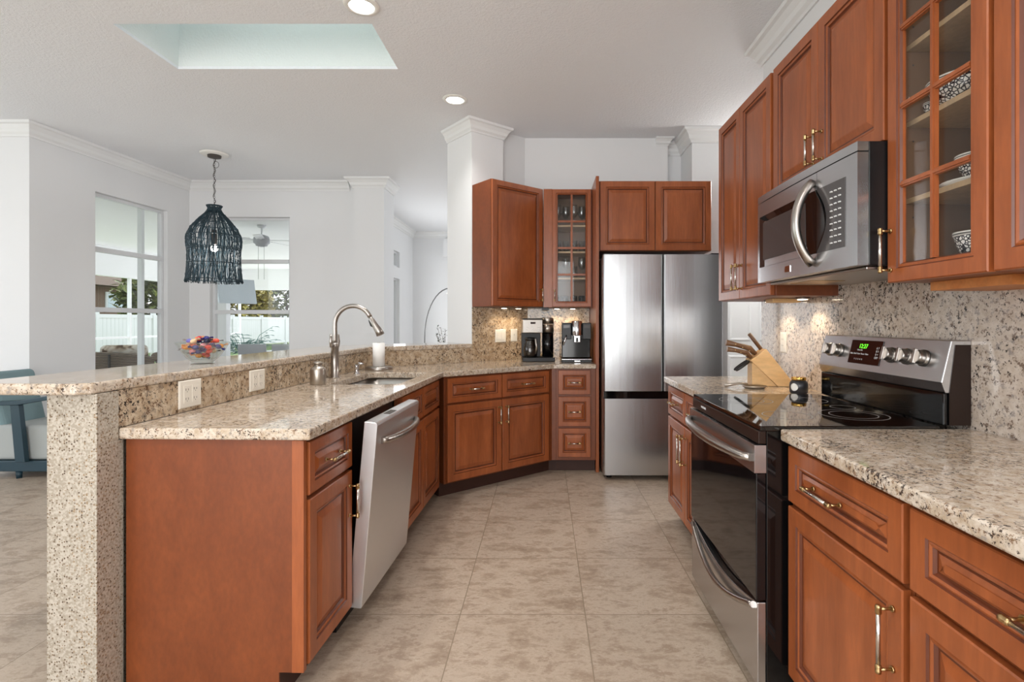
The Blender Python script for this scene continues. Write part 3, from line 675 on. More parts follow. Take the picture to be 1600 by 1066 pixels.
# upper cabinets back ------------------------------------------------------
fu = V2(-.433, 4.385); off = (fu-A).dot(n2); tt = (fu-A).dot(d2)
o_ = Mp(tt, off+.021); W = .575
c = place('wall_cabinet', 'tall cherry wall cabinet with one solid door set at an angle by the white column', 'cabinet', o_, TH2)
upper_body(c, W, 1.40, ZU1, .654-off-.022-.001)
cdoor(c, .004, W-.02, 1.404, ZU1-.004, 'br', k=.9, hl=.11)
GX0 = .030; GX1 = XP0-.002
c = place('wall_cabinet', 'narrow cherry wall cabinet with a glazed lattice door showing glassware and dark mugs', 'cabinet', (GX0, 4.764), 0)
W = GX1-GX0; hollow(c, W, .318, 1.40, ZU1, [1.672, 1.912, 2.152])
d_ = glass_door(c, .045, W-.01, 1.404, ZU1-.004, 4, st=.05); pull(d_, (.066, 1.455), (.066, 1.555), k=.9)
MB().box(-.034, .044, -.012, 0, 1.40, ZU1).build('filler', 'cherry', c)
GC = (GX0, 4.764)
c = place('wall_cabinet', 'cherry cabinet with two square doors directly above the refrigerator', 'cabinet', (XP1+.003, 4.49), 0)
W = 1.43-XP1-.004; upper_body(c, W, 1.872, ZU1, .59)
cdoor(c, .012, W/2-.003, 1.876, ZU1-.004, None, k=1.0); cdoor(c, W/2+.003, W-.004, 1.876, ZU1-.004, None, k=1.0)
o = MB().box(XP0, XP1, 4.415, 5.085, .001, 2.495).build('cabinet_panel', 'cherry', None, .001); tag(o, 'full height cherry side panel between the drawers and the refrigerator', 'panel')

# refrigerator -------------------------------------------------------------
FX0, FX1, FY = .470, 1.432, 4.18
c = thing('refrigerator', 'stainless steel french door refrigerator with a bottom freezer drawer', 'refrigerator', (FX0, FY, 0))
FW = FX1-FX0; FH = 1.805
MB().box(.006, FW-.006, .075, .66, .03, FH-.012).build('body', 'dark_brown_metal', c, .004)
def fdoor(x0, x1, z0, z1, name):
    mb = MB(); n = 8; pts = [(x0, .072), (x0, .014), (x0+.004, .006)]
    for i in range(n+1): f = i/n; pts.append((x0+.014+(x1-x0-.028)*f, -.006*sin(pi*f)))
    pts += [(x1-.004, .006), (x1, .014), (x1, .072)]
    mb.prism(pts, z0, z1); return mb.build(name, 'steel_v', c, .003)
fdoor(.002, FW/2-.003, .715, FH, 'door'); fdoor(FW/2+.003, FW-.002, .715, FH, 'door'); fdoor(.002, FW-.002, .045, .655, 'freezer_drawer')
MB().box(.006, FW-.006, .012, .073, .656, .714).build('handle_recess', 'black_gloss', c)
for x in (.06, FW-.06): MB().lathe([(.022, 0), (.022, .03)], (x, .11, 0), 14).build('foot', 'black_plastic', c)
for x in (.05, FW-.05): MB().box(x-.04, x+.04, .03, .12, FH+.0005, FH+.014).build('hinge_cover', 'black_plastic', c, .003)

# range ---------------------------------------------------------------------
RW = YF-YN-.004
c = thing('range', 'stainless steel electric range with black glass cooktop and rear control panel', 'stove', (.735, YF-.002, 0), TR)
MB().box(.002, RW-.002, .0, .665, .055, .905).build('body', 'black_gloss', c, .002)
for x in (.05, RW-.05):
    for y in (.05, .6): MB().lathe([(.016, 0), (.016, .055)], (x, y, 0), 10).build('foot', 'black_plastic', c)
ck = MB().box(-.002, RW+.002, -.022, .57, .9055, .922).build('cooktop', 'cooktop_glass', c, .003)
mb = MB()
def ringm(mb, cx, cy, r, z, wd=.0016):
    n = 48; vs = []
    for rr in (r-wd, r+wd):
        for k in range(n): a = 2*pi*k/n; vs.append((cx+rr*cos(a), cy+rr*sin(a), z))
    mb.add(vs, [(k, (k+1) % n, n+(k+1) % n, n+k) for k in range(n)])
for cx, cy, r in ((.20, .15, .11), (.20, .15, .075), (.57, .16, .085), (.20, .42, .08), (.56, .41, .115), (.56, .41, .08), (.385, .47, .045)): ringm(mb, cx, cy, r, .9223)
mb.build('burner_rings', 'ring_grey', ck)
MB().box(.004, RW-.004, -.026, -.001, .862, .9045).build('front_rail', 'dark_brown_metal', c, .002)
text_mesh('FRIGIDAIRE', .014, 'print_white', 'badge', c, Matrix.Translation((.17, -.0265, .884)) @ Matrix.Rotation(R(90), 4, 'X'))
# oven door
mb = MB().box(.004, RW-.004, -.034, -.001, .345, .765); dr = mb.build('oven_door', 'oven_glass', c, .003)
mb = MB().box(.003, RW-.003, -.040, -.001, .766, .858, 0)
for k in range(5): mb.box(.07+k*.135, .15+k*.135, -.0295, -.0195, .858, .8590, 1)
tr_ = mb.build('door_trim', ['steel_range', 'black_plastic'], dr, .002)
mb = MB(); pts = []
for i in range(25): f = i/24; pts.append((.025+f*(RW-.05), -.044-.052*sin(pi*f)**.5, .812-.0*f))
mb.tube(pts, [.013+.006*sin(pi*i/24) for i in range(25)], 12); mb.build('handle', 'steel_satin', dr)
# drawer with arched pull
mb = MB(); pts = [(.004, .06), (RW-.004, .06), (RW-.004, .338)]
for i in range(1, 24): f = i/24; pts.append((RW-.004-f*(RW-.008), .338-.055*sin(pi*f)))
pts.append((.004, .338))
mb.prism(pts, -.030, -.001, axis='y'); dw = mb.build('storage_drawer', 'steel_range', c, .003)
mb = MB(); pts = []
for i in range(25): f = i/24; pts.append((.03+f*(RW-.06), -.034-.018*sin(pi*f), .318-.085*sin(pi*f)))
mb.tube(pts, .011, 10); mb.build('handle', 'steel_satin', dw)
# backguard
mb = MB().box(.004, RW-.004, .585, .672, .9225, 1.03); mb.build('backguard', 'black_gloss', c, .004)
prof = [(.588, 1.031), (.575, 1.066), (.608, 1.205), (.674, 1.205), (.674, 1.031)]
cp = MB().prism(prof, .0, RW, axis='x').build('control_panel', 'steel_range', c, .003)
MB().prism([(.600, .924), (.600, 1.03), (.620, 1.19), (.671, 1.19), (.671, .924)], RW+.0002, RW+.002, axis='x').build('side_cover', 'dark_brown_metal', c)
sl = atan2(.608-.575, 1.205-1.066)
def face(x, v, out=0): return Matrix.Translation((x, .575+v*sin(sl)-out*cos(sl), 1.066+v*cos(sl)+out*sin(sl))) @ Matrix.Rotation(-sl, 4, 'X') @ Matrix.Rotation(R(90), 4, 'X')
for x in (.075, .15, .50, .585, .67):
    mb = MB(); mb.M = face(x, .075, .001)
    mb.lathe([(.030, 0), (.030, .006), (.026, .010)], n=24); mb.lathe([(.0255, .010), (.0245, .028), (.022, .031)], n=24)
    mb.box(-.006, .006, -.0255, .0255, .028, .040)
    k_ = mb.build('knob', 'steel_satin', cp, .0015)
mb = MB(); mb.M = face(.335, .076, .0006); mb.box(-.105, .105, -.05, .05, 0, .002); dp = mb.build('display', 'display_dark', cp, .001)
text_mesh('12:27', .026, 'led_green', 'clock_digits', dp, face(.318, .100, .003))
for row, (v, t_) in enumerate(((.084, 'Oven Set'), (.068, 'Bake  Broil  Conv  Roast  Clean'), (.045, '1   2   3   4   5'), )):
    text_mesh(t_, .0095, 'print_white', 'panel_lettering', dp, face(.30, v, .003))
text_mesh('6 7\n8 9\n0 +\nOFF', .013, 'print_white', 'panel_lettering', dp, face(.415, .076, .003))

# microwave -----------------------------------------------------------------
MW = .782
c = thing('microwave', 'stainless steel over the range microwave with curved bar handle', 'microwave', (1.035, 2.452, 0), TR)
MB().box(.002, MW-.002, .0, .371, 1.446, 1.843).build('body', 'black_plastic', c, .003)
mb = MB()
def bowed(x0, x1, z0, z1, n=14, R0=.0):
    pts = []
    for i in range(n+1):
        x = x0+(x1-x0)*i/n; f = x/MW; pts.append((x, -.036-.010*sin(pi*min(1, max(0, f)))**.7))
    return [(x1, -.001)]+[(x0, -.001)]+pts
md = MB().prism(bowed(.002, .545, 0, 0), 1.447, 1.808).build('door', 'steel_h', c, .002)
MB().prism(bowed(.547, MW-.002, 0, 0), 1.447, 1.808).build('control_panel', 'steel_h', c, .002)
pnl = c.children[-1]
MB().prism(bowed(.002, MW-.002, 0, 0), 1.812, 1.842).build('top_grille', 'steel_h', c, .003)
def curved_patch(pts_xz, dy, parent, name, mat):
    # polygon in x,z laid on the bowed front
    xs = sorted(set(p[0] for p in pts_xz)); mb = MB()
    mb.prism(pts_xz, 0, 1, axis='y')
    mb.v = [(x, (-.036-.010*sin(pi*max(0, min(1, x/MW)))**.7)-dy*(1-y)-.0005+(.0 if y < .5 else .0012), z) for x, y, z in mb.v]
    return mb.build(name, mat, parent)
def gridpoly(x0, x1, z0, z1, n=10): return [(x0+(x1-x0)*i/n, z0) for i in range(n+1)]+[(x1-(x1-x0)*i/n, z1) for i in range(n+1)]
curved_patch(gridpoly(.03, .545, 1.515, 1.745), .0012, md, 'window_glass', 'oven_glass')
m_ = base_mat('mesh_screen', srgb(74, 70, 70), .14)
curved_patch(gridpoly(.075, .47, 1.545, 1.715), .0022, md, 'window_screen', 'mesh_screen')
arc = [(.549, 1.515)]+[(.549+.075*sin(pi*(i/12)), 1.515+.23*i/12) for i in range(13)]
cpn = curved_patch(gridpoly(.549, .720, 1.515, 1.745, 8), .0012, pnl, 'touch_panel', 'mesh_screen')
curved_patch([(.549, 1.518)]+[(.549+.062*sin(pi*i/12)+.0, 1.518+.224*i/12) for i in range(1, 12)]+[(.549, 1.742)], .0024, cpn, 'dark_arc', 'black_gloss')
mt = MB()
for r_ in range(9):
    for q in range(3): x = .640+q*.024; z = 1.535+r_*.022; mt.box(x, x+.010, -.0505+.004*(x-.6)/.1+.0, -.040, z, z+.004)
mt.build('keypad_marks', 'print_white', cpn)
mb = MB(); pts = []; rs = []
for i in range(21): f = i/20; pts.append((.525+.0*f, -.050-.062*sin(pi*f)**.75, 1.478+.30*f)); rs.append(.0155)
mb.tube(pts, rs, 12); mb.v = [(.525+(x-.525)*1.25, y, z) for x, y, z in mb.v]; mb.build('handle', 'steel_satin', md)
curved_patch(gridpoly(.30, .345, 1.468, 1.493, 3), .002, md, 'badge', 'chrome')
MB().box(.03, MW-.03, .01, .37, 1.436, 1.4455).build('bottom_vent', 'steel_satin', c, .002)
MB().box(.12, .30, .06, .20, 1.434, 1.436).build('lamp_cover', 'brass', c)

# sink -----------------------------------------------------------------------
c = thing('kitchen_sink', 'stainless steel double bowl undermount sink in the peninsula worktop', 'sink', (*Lp(0, 0), 0), TH1)
# local: x along run, y = back offset
def bowl(x0, x1, y0, y1, depth, name):
    mb = MB(); ls = []
    zt = ZS-.0015
    outer = rrect(x0-.008, x1+.008, y0-.012, y1+.012, .07); inner = rrect(x0, x1, y0, y1, .06)
    low = rrect(x0+.012, x1-.012, y0+.012, y1-.012, .05); bot = rrect(x0+.03, x1-.03, y0+.03, y1-.03, .04)
    L_ = [(outer, zt-.002), (outer, zt), (inner, zt), (low, zt-depth+.02), (bot, zt-depth)]
    n = len(outer); vs = [(p[0], p[1], z) for l, z in L_ for p in l]
    fs = [(i*n+k, i*n+(k+1) % n, (i+1)*n+(k+1) % n, (i+1)*n+k) for i in range(4) for k in range(n)]+[tuple(range(4*n, 5*n))]
    mb.add(vs, fs, 0, True); cx, cy = (x0+x1)/2, (y0+y1)/2
    o = mb.build(name, 'steel_satin', c); MB().lathe([(.04, 0), (.04, .003), (.028, .003), (.026, .001), (0, .001)], (cx, cy, zt-depth+.0005), 20).build('drain', 'chrome', o)
bowl(SS0-.005, SS0+.34, SO0-.005, SO1+.005, .18, 'bowl'); bowl(SS0+.36, SS1+.005, SO0-.005, SO1+.005, .18, 'bowl')
# faucet
fp = V2(-1.315, 3.30); c = thing('faucet', 'brushed nickel gooseneck kitchen faucet with pull down spray head behind the sink', 'faucet', (fp.x, fp.y, ZC), R(-3))
MB().lathe([(.030, 0), (.030, .006), (.024, .010), (.0235, .19), (.026, .193), (.026, .215), (.020, .222)], n=24).build('body', 'steel_satin', c)
pts = []
R_ = .118
for i in range(6): pts.append((0, 0, .215+.12*i/5))
for i in range(1, 22): a = pi-R(i*7.4); pts.append((R_+R_*cos(a), 0, .335+R_*sin(a)))
neck = MB().tube(pts, .0145, 14).build('neck', 'steel_satin', c)
e = Vector(pts[-1]); dv = (e-Vector(pts[-2])).normalized()
hp = [e+dv*.001, e+dv*.012, e+dv*.02, e+dv*.06+Vector((.004, 0, 0)), e+dv*.10+Vector((.008, 0, 0)), e+dv*.125+Vector((.008, 0, -.003))]
sh = MB().tube(hp, [.012, .012, .0165, .0185, .023, .025], 16).build('spray_head', 'steel_satin', c)
MB().tube([hp[2]+Vector((-.016, 0, -.004)), hp[3]+Vector((-.024, 0, 0)), hp[4]+Vector((-.026, 0, .02))], [.004, .008, .004], 10).build('trigger', 'black_plastic', sh)
mb = MB().tube([(0, -.024, .205), (0, -.05, .205)], .011, 12); mb.tube([(0, -.05, .195), (0, -.055, .23), (0, -.052, .275)], [.009, .0105, .007], 12); mb.build('lever', 'steel_satin', c)
mb = MB().tube([(0, .024, .205), (0, .045, .205)], .011, 12); mb.tube([(0, .045, .195), (0, .05, .23), (0, .048, .275)], [.009, .0105, .007], 12); mb.build('lever', 'steel_satin', c)
c = thing('soap_bottle', 'brushed metal round shouldered soap bottle left of the faucet', 'bottle', (-1.275, 2.96, ZC))
MB().lathe([(.040, 0), (.042, .003), (.042, .082), (.038, .092), (.024, .100), (.020, .104), (.020, .112)], n=28).build('body', 'silver_soap', c)
MB().lathe([(.017, .112), (.024, .114), (.024, .126), (.017, .128)], n=24).build('cap', 'silver_soap', c)
c = thing('soap_pump', 'small chrome soap pump mounted in the worktop right of the faucet', 'soap pump', (-1.26, 3.53, ZC))
MB().lathe([(.024, 0), (.024, .006), (.015, .012), (.013, .04), (.016, .044), (.016, .062), (.010, .066)], n=20).build('base', 'chrome', c)
MB().tube([(-.004, 0, .058), (.02, -.005, .074), (.048, -.01, .070)], [.011, .009, .006], 12).build('spout', 'chrome', c)
c = thing('paper_towel_holder', 'round steel paper towel stand with a thin white roll by the bar bend', 'paper towel holder', (-1.215, 3.86, ZC))
MB().lathe([(.098, 0), (.100, .004), (.098, .022), (.085, .028), (0, .028)], n=36).build('base', 'steel_satin', c)
MB().lathe([(.012, .028), (.012, .20)], n=14).build('pole', 'steel_satin', c)
MB().lathe([(.0125, .0285), (.043, .0285), (.043, .198), (.0125, .198)], n=30).build('paper_roll', 'paper', c)

# candy bowl ------------------------------------------------------------------
bx, by = -1.56, 2.40
c = thing('glass_bowl', 'clear faceted glass bowl of wrapped candies on the raised bar', 'bowl', (bx, by, ZB))
n = 16; mb = MB()
pr = [(.045, 0), (.050, .004), (.042, .010), (.050, .016), (.066, .030), (.088, .062), (.110, .098), (.107, .099), (.084, .064), (.061, .033), (.044, .019), (0, .018)]
mb.lathe(pr, n=n, smooth=False); mb.build('bowl', 'clear_glass', c)
cols = 0
def candy(i, p, mat):
    mb = MB(); mb.M = Matrix.Translation(p) @ Matrix.Rotation(random.uniform(0, 6.28), 4, 'Z') @ Matrix.Rotation(random.uniform(-.6, .6), 4, 'Y')
    mb.sphere((0, 0, 0), .0135, 12, 8, 0, (1.05, 1, .8))
    for s in (1, -1):
        k = 9; vs = [(s*.012, 0, 0)]
        for q in range(k): a = R(-50+100*q/(k-1)); vs.append((s*(.012+.019*cos(a)), .019*sin(a), .004*(-1)**q))
        vs2 = [(x, y, z+.0006) for x, y, z in vs]; b = len(vs)
        mb.add(vs+vs2, [(0, q, q+1) for q in range(1, k)]+[(b, b+q+1, b+q) for q in range(1, k)]+[(q, q+1, b+q+1, b+q) for q in range(1, k)], 1)
    return mb.build('candy', [mat, mat if i % 3 else 'wrap_clear'])
names = ['red', 'coral', 'navy blue', 'orange', 'pink', 'black', 'tan', 'lilac', 'salmon']
spots = []
for ring, (rr, k, zz) in enumerate(((.018, 3, .038), (.040, 6, .058), (.0, 1, .064), (.070, 9, .078), (.036, 5, .084), (.052, 6, .104), (.015, 3, .116))):
    for j in range(k): a = 2*pi*j/k+ring*.7; spots.append((bx+rr*cos(a), by+rr*sin(a), ZB+zz))
for i, p in enumerate(spots):
    ci = [0, 2, 3, 6, 5, 1, 4, 2, 0, 7, 6, 5, 8, 3, 2][i % 15]
    tag(candy(i, p, 'candy%d' % ci), '%s wrapped candy in the clear glass bowl on the bar' % names[ci], 'candy', 'wrapped candies in the glass bowl')

# outlets ----------------------------------------------------------------------
def plate(name, label, cat, M, w, h, kind, mat='ivory_plate'):
    c = thing(name, label, cat, M.to_translation(), 0); c.rotation_euler = M.to_euler()
    MB().rings([(-w/2, w/2, -h/2, h/2, 0), (-w/2, w/2, -h/2, h/2, -.003), (-w/2+.004, w/2-.004, -h/2+.004, h/2-.004, -.006)]).build('cover_plate', mat, c)
    if kind == 'outlet2':
        for sx_ in (-.023, .023):
            mb = MB().rings([(sx_-.017, sx_+.017, -.034, .034, -.0058), (sx_-.017, sx_+.017, -.034, .034, -.0075)])
            for zz in (-.018, .018): mb.box(sx_-.008, sx_-.006, -.0079, -.0074, zz-.004, zz+.005, 1).box(sx_+.006, sx_+.008, -.0079, -.0074, zz-.004, zz+.004, 1).box(sx_-.0015, sx_+.0015, -.0079, -.0074, zz-.010, zz-.007, 1)
            mb.build('socket', [mat, 'slot_dark'], c)
    if kind == 'outlet1':
        mb = MB().rings([(-.017, .017, -.034, .034, -.0058), (-.017, .017, -.034, .034, -.0075)])
        for zz in (-.018, .018): mb.box(-.008, -.006, -.0079, -.0074, zz-.004, zz+.005, 1).box(.006, .008, -.0079, -.0074, zz-.004, zz+.004, 1)
        mb.build('socket', [mat, 'slot_dark'], c)
    if kind == 'rocker2':
        for sx_ in (-.023, .023): MB().rings([(sx_-.017, sx_+.017, -.034, .034, -.0058), (sx_-.016, sx_+.016, -.033, .033, -.009), (sx_-.015, sx_+.015, -.002, .002, -.0075)]).build('rocker', mat, c)
    if kind == 'toggle': MB().box(-.004, .004, -.014, -.0055, -.002, .012).build('toggle', mat, c, .001)
    return c
def on_left(px, py_z, **k): return None
def Mleft(s, z): q = Lp(s, SP-.0003); return Matrix.Translation((q.x, q.y, z)) @ Matrix.Rotation(TH1, 4, 'Z')
def s_for(px): return (isect(V2(0, 0), V2(px-850, 820), Lp(0, SP), u1)-Lp(0, SP)).dot(u1)
plate('wall_outlet', 'wide ivory double outlet on the granite upstand nearest the peninsula end', 'outlet', Mleft(s_for(296), .983), .124, .108, 'outlet2')
plate('wall_outlet', 'smaller ivory double outlet on the granite upstand between the end outlet and the soap bottle', 'outlet', Mleft(s_for(401), .985), .124, .10, 'outlet2')
def Mmid(px, z): q = isect(V2(0, 0), V2(px-850, 820), Mp(0, SP-.0003), d2); return Matrix.Translation((q.x, q.y, z)) @ Matrix.Rotation(TH2, 4, 'Z')
plate('light_switch', 'white double rocker switch on the granite left of the coffee maker', 'switch', Mmid(782, 1.14), .118, .118, 'rocker2', 'white_plastic')
plate('light_switch', 'white single toggle switch just left of the coffee maker', 'switch', Mmid(803, 1.143), .074, .116, 'toggle', 'white_plastic')
Yo = 1.41*820/(1225-850)
plate('wall_outlet', 'white single outlet on the pale granite behind the knife block and candle', 'outlet', Matrix.Translation((WR-.0113, Yo, 1.146)) @ Matrix.Rotation(TR, 4, 'Z'), .074, .118, 'outlet1', 'white_plastic')

# coffee maker ------------------------------------------------------------------
c = thing('coffee_maker', 'steel and black two way coffee maker with glass carafe and single cup tower', 'coffee maker', (-.055, 4.73, ZC), R(6))
k = MB
MB().box(-.145, .145, -.10, .10, 0, .040).build('base', 'black_plastic', c, .006)
MB().box(-.145, .025, .02, .10, .040, .255).build('rear_column', 'black_plastic', c, .004)
hd = MB().box(-.145, .035, -.10, .10, .255, .375).build('brew_head', 'steel_satin', c, .006)
MB().box(-.143, .033, -.098, .098, .376, .384).build('lid', 'black_plastic', c, .003)
MB().box(-.075, -.030, -.1015, -.1003, .335, .352).build('clock_display', 'display_dark', hd)
for x in (-.105, -.055, -.005):
    for z in (.28, .305): MB().lathe([(.006, 0), (.006, .004)], (x, -.1045, z), 12, axis='y').build('button', 'white_plastic', hd)
cf = MB().lathe([(.052, 0), (.060, .01), (.064, .05), (.058, .10), (.044, .135), (.046, .15), (.044, .15), (.042, .135), (.056, .10), (.061, .05), (.056, .012), (0, .008)], (-.070, -.035, .0415), 24).build('carafe', 'carafe_glass', c)
MB().lathe([(.050, 0), (.050, .016), (.02, .022)], (-.070, -.035, .192), 20).build('carafe_lid', 'black_plastic', cf)
MB().tube([(-.04, -.085, .205), (-.03, -.118, .20), (-.022, -.122, .13), (-.03, -.10, .07)], [.008, .010, .010, .007], 10).build('carafe_handle', 'steel_satin', cf)
MB().lathe([(.052, .0405), (.052, .256)], (.092, .02, 0), 26).build('cup_tower', 'black_gloss', c)
MB().lathe([(.054, .257), (.054, .330)], (.092, .02, 0), 26).build('tower_collar', 'silver_soap', c)
MB().lathe([(.055, .335), (.055, .385), (.050, .392)], (.092, .02, 0), 26).build('pod_head', 'silver_soap', c)
c = thing('espresso_machine', 'black automatic espresso machine with chrome spout beside the refrigerator panel', 'espresso machine', (.285, 4.69, ZC), 0)
MB().box(-.130, .130, -.13, .20, 0, .022).build('drip_tray', 'black_plastic', c, .004)
MB().box(-.133, .133, -.135, -.10, .0225, .032).build('tray_trim', 'chrome', c, .003)
MB().box(-.128, .128, -.04, .20, .0325, .345).build('body', 'black_gloss', c, .008)
MB().box(-.128, -.045, -.10, -.0405, .20, .345).build('front_block', 'black_plastic', c, .006); MB().box(.052, .128, -.10, -.0405, .20, .345).build('front_block', 'black_plastic', c, .006)
MB().lathe([(.045, .235), (.047, .24), (.047, .355), (.040, .362), (0, .362)], (.003, -.080, 0), 26).build('brew_unit', 'chrome', c)
MB().box(-.025, .032, -.125, -.085, .175, .2345).build('spout', 'chrome', c, .004); MB().box(-.006, .012, -.126, -.1255, .18, .215).build('spout_slot', 'black_gloss', c.children[-1])
MB().tube([(-.090, -.11, .235), (-.10, -.135, .20), (-.118, -.13, .15)], [.006, .008, .006], 10).build('steam_wand', 'chrome', c)
MB().box(-.115, -.06, -.1015, -.1003, .30, .325).build('display', 'mesh_screen', c); MB().box(.065, .118, -.1015, -.1003, .30, .325).build('display', 'mesh_screen', c)
MB().box(-.02, .03, -.14, -.1355, .006, .018).build('badge', 'chrome', c)
cu = MB().tube([(.43, 4.88, ZC+.02), (.425, 4.84, ZC+.03), (.428, 4.76, ZC+.008), (.415, 4.90, ZC+.1)], .004, 8); o = cu.build('power_cord', 'black_plastic'); tag(o, 'short black power cord between the espresso machine and the cherry panel', 'cord')

# knife block etc ----------------------------------------------------------------
# local x = lean direction (towards the aisle / far), knives rise towards -x
c = thing('knife_block', 'pale wooden slanted knife block on the worktop by the doorway', 'knife block', (1.235, 2.90, ZC), R(-6))
ang = R(38)
prof = [(.125, 0), (.045, 0), (-.125, .175), (-.045, .235)]
# slanted body (parallelogram) plus front foot
MB().prism([(.135, .001), (.040, .001), (-.105, .142), (-.022, .205)], -.055, .055, axis='y').build('block', 'block_wood', c, .003)
MB().prism([(-.095, .001), (.038, .001), (-.085, .127), (-.095, .127)], -.045, .045, axis='y').build('foot', 'block_wood', c, .002)
u_ = Vector((-.86, -.05, .42)).normalized(); w_ = Vector((.083, 0, .063)).normalized()
def handle_k(name, label, a, yy, ln, r, curved=True, mats='knife_wood'):
    st = Vector((-.105, yy, .142))+w_*a+u_*.006
    pts = [st, st+u_*ln*.3+w_*(.016 if curved else 0), st+u_*ln*.7+w_*(.0 if curved else 0), st+u_*ln+w_*(-.016 if curved else 0)]
    rs = [r*.8, r*1.05, r*.85, r*1.15]
    mb = MB().tube(pts, rs, 10)
    for f in (.25, .5, .75): q = st+u_*ln*f; mb.tube([q+Vector((0, -r*1.05, 0)), q+Vector((0, r*1.05, 0))], r*.22, 8, 1)
    o = mb.build(name, [mats, 'brass']); o.parent = None; o.matrix_world = Matrix.Translation(c.location) @ Matrix.Rotation(c.rotation_euler.z, 4, 'Z')
    tag(o, label, 'knife', 'knives in the block')
handle_k('knife', 'brown handled knife, lowest and foremost in the wooden block', .018, -.030, .130, .013)
handle_k('knife', 'brown handled knife with the most curved grip in the upper row of the block', .052, -.020, .165, .0145)
handle_k('knife', 'brown handled knife behind the curved one in the block', .052, .020, .150, .012)
handle_k('knife', 'brown handled knife at the rear lower slot of the block', .018, .015, .120, .011)
st = Vector((-.105, 0, .142))+w_*.088; ut = Vector((-.60, 0, .80))
mb = MB().tube([st+ut*.009+Vector((0, -.02, 0)), st+ut*.115+Vector((0, -.02, 0))], .0105, 4)
o = mb.build('sharpening_steel', ['knife_wood']); o.matrix_world = Matrix.Translation(c.location) @ Matrix.Rotation(c.rotation_euler.z, 4, 'Z'); tag(o, 'straight square handled tool standing out of the top of the knife block', 'sharpener')
# scissors
mb = MB()
for s_ in (-.018, .018):
    pts = [Vector((-.128, s_, .132))+Vector((-.032*cos(a)-.01, .016*sin(a)*.9, -.022+.020*cos(a)*-1.2)) for a in [2*pi*i/16 for i in range(17)]]
    mb.tube(pts, .007, 8, caps=False)
o = mb.build('scissors', ['black_plastic']); o.matrix_world = Matrix.Translation(c.location) @ Matrix.Rotation(c.rotation_euler.z, 4, 'Z'); tag(o, 'black handled kitchen scissors hanging at the front edge of the knife block', 'scissors')
c = thing('candle_jar', 'dark grey candle jar with a gold lid and round white label', 'candle', (1.262, 2.60, ZC))
MB().lathe([(.036, 0), (.042, .004), (.043, .040), (.041, .052), (.033, .062), (.031, .064)], n=32).build('jar', 'candle_black', c)
MB().lathe([(.032, .0645), (.034, .066), (.034, .078), (.030, .080), (0, .080)], n=28).build('lid', 'gold', c)
mb = MB(); mb.lathe([(.0, .0), (.005, 0), (.010, 0), (.015, 0), (.019, .0)], n=24, axis='y'); mb.v = [(x, -sqrt(max(1e-9, .0434**2-x*x))-(.0012-y)*.0, z+.032) for x, y, z in mb.v]
o = mb.build('label_sticker', 'white_plastic', c); o.rotation_euler.z = R(-55)
c = thing('spoon_rest', 'shallow oval grey spoon rest with a spoon handle near the cooktop edge', 'spoon rest', (1.115, 2.78, ZC), R(-8))
MB().lathe([(.040, 0), (.050, .002), (.066, .014), (.064, .015), (.048, .005), (0, .004)], n=28, sx=1.0, sy=.75).build('dish', 'silver_soap', c)
MB().tube([(-.035, 0, .022), (-.075, 0, .026), (-.11, 0, .020), (-.155, -.005, .013)], [.007, .006, .007, .010], 10).build('spoon_handle', 'silver_soap', c)

# dishes in the right glazed cabinet ------------------------------------------------
def bowl_thing(label, x, y, z, r, h):
    c = thing('bowl', label, 'bowl', (x, y, z), 0, 'patterned dishes in the right glazed cabinet')
    MB().lathe([(r*.45, 0), (r*.5, .004), (r*.8, h*.45), (r*.97, h*.86)], n=30).build('outer_side', 'bowl_pattern', c)
    MB().lathe([(r*.97, h*.86), (r, h*.9), (r, h), (r*.95, h), (r*.75, h*.45), (r*.4, .008), (0, .008)], n=30).build('rim', 'bowl_white', c)
    MB().lathe([(r*1.001, h*.91), (r*1.004, h*.93), (r*1.001, h*.95)], n=30).build('rim_stripe', 'slot_dark', c)
    return c
bowl_thing('large patterned bowl on the highest visible shelf of the right glazed cabinet', 1.235, 1.54, 1.8925, .095, .085)
bowl_thing('small patterned bowl behind the large bowl on the highest visible shelf', 1.20, 1.622, 1.8925, .024, .05)
pl = thing('plate', 'low patterned dish under the small bowl on the middle shelf of the right glazed cabinet', 'plate', (1.25, 1.50, 1.6525))
MB().lathe([(.06, 0), (.07, .003), (.10, .014), (.098, .016), (.065, .006), (0, .005)], n=30).build('dish', 'bowl_white', pl)
bowl_thing('small patterned bowl standing on the middle shelf of the right glazed cabinet', 1.25, 1.50, 1.6695, .062, .075)
for i in range(3):
    pl = thing('plate', ['bottom', 'middle', 'topmost'][i]+' plate of the stack on the floor of the right glazed cabinet', 'plate', (1.245, 1.50, ZU0+.0135+i*.013), 0, 'stacked plates in the right glazed cabinet')
    MB().lathe([(.06, 0), (.075, .003), (.118, .011), (.117, .0125), (.075, .006), (0, .005)], n=32).build('dish', 'bowl_white', pl)
    MB().lathe([(.113, .0118), (.1135, .0126), (.108, .0118), (.1075, .011)], n=32).build('rim_stripe', 'slot_dark', pl)
bowl_thing('small patterned bowl standing on the plate stack in the right glazed cabinet', 1.245, 1.50, ZU0+.0135+.013*2+.007, .062, .085)

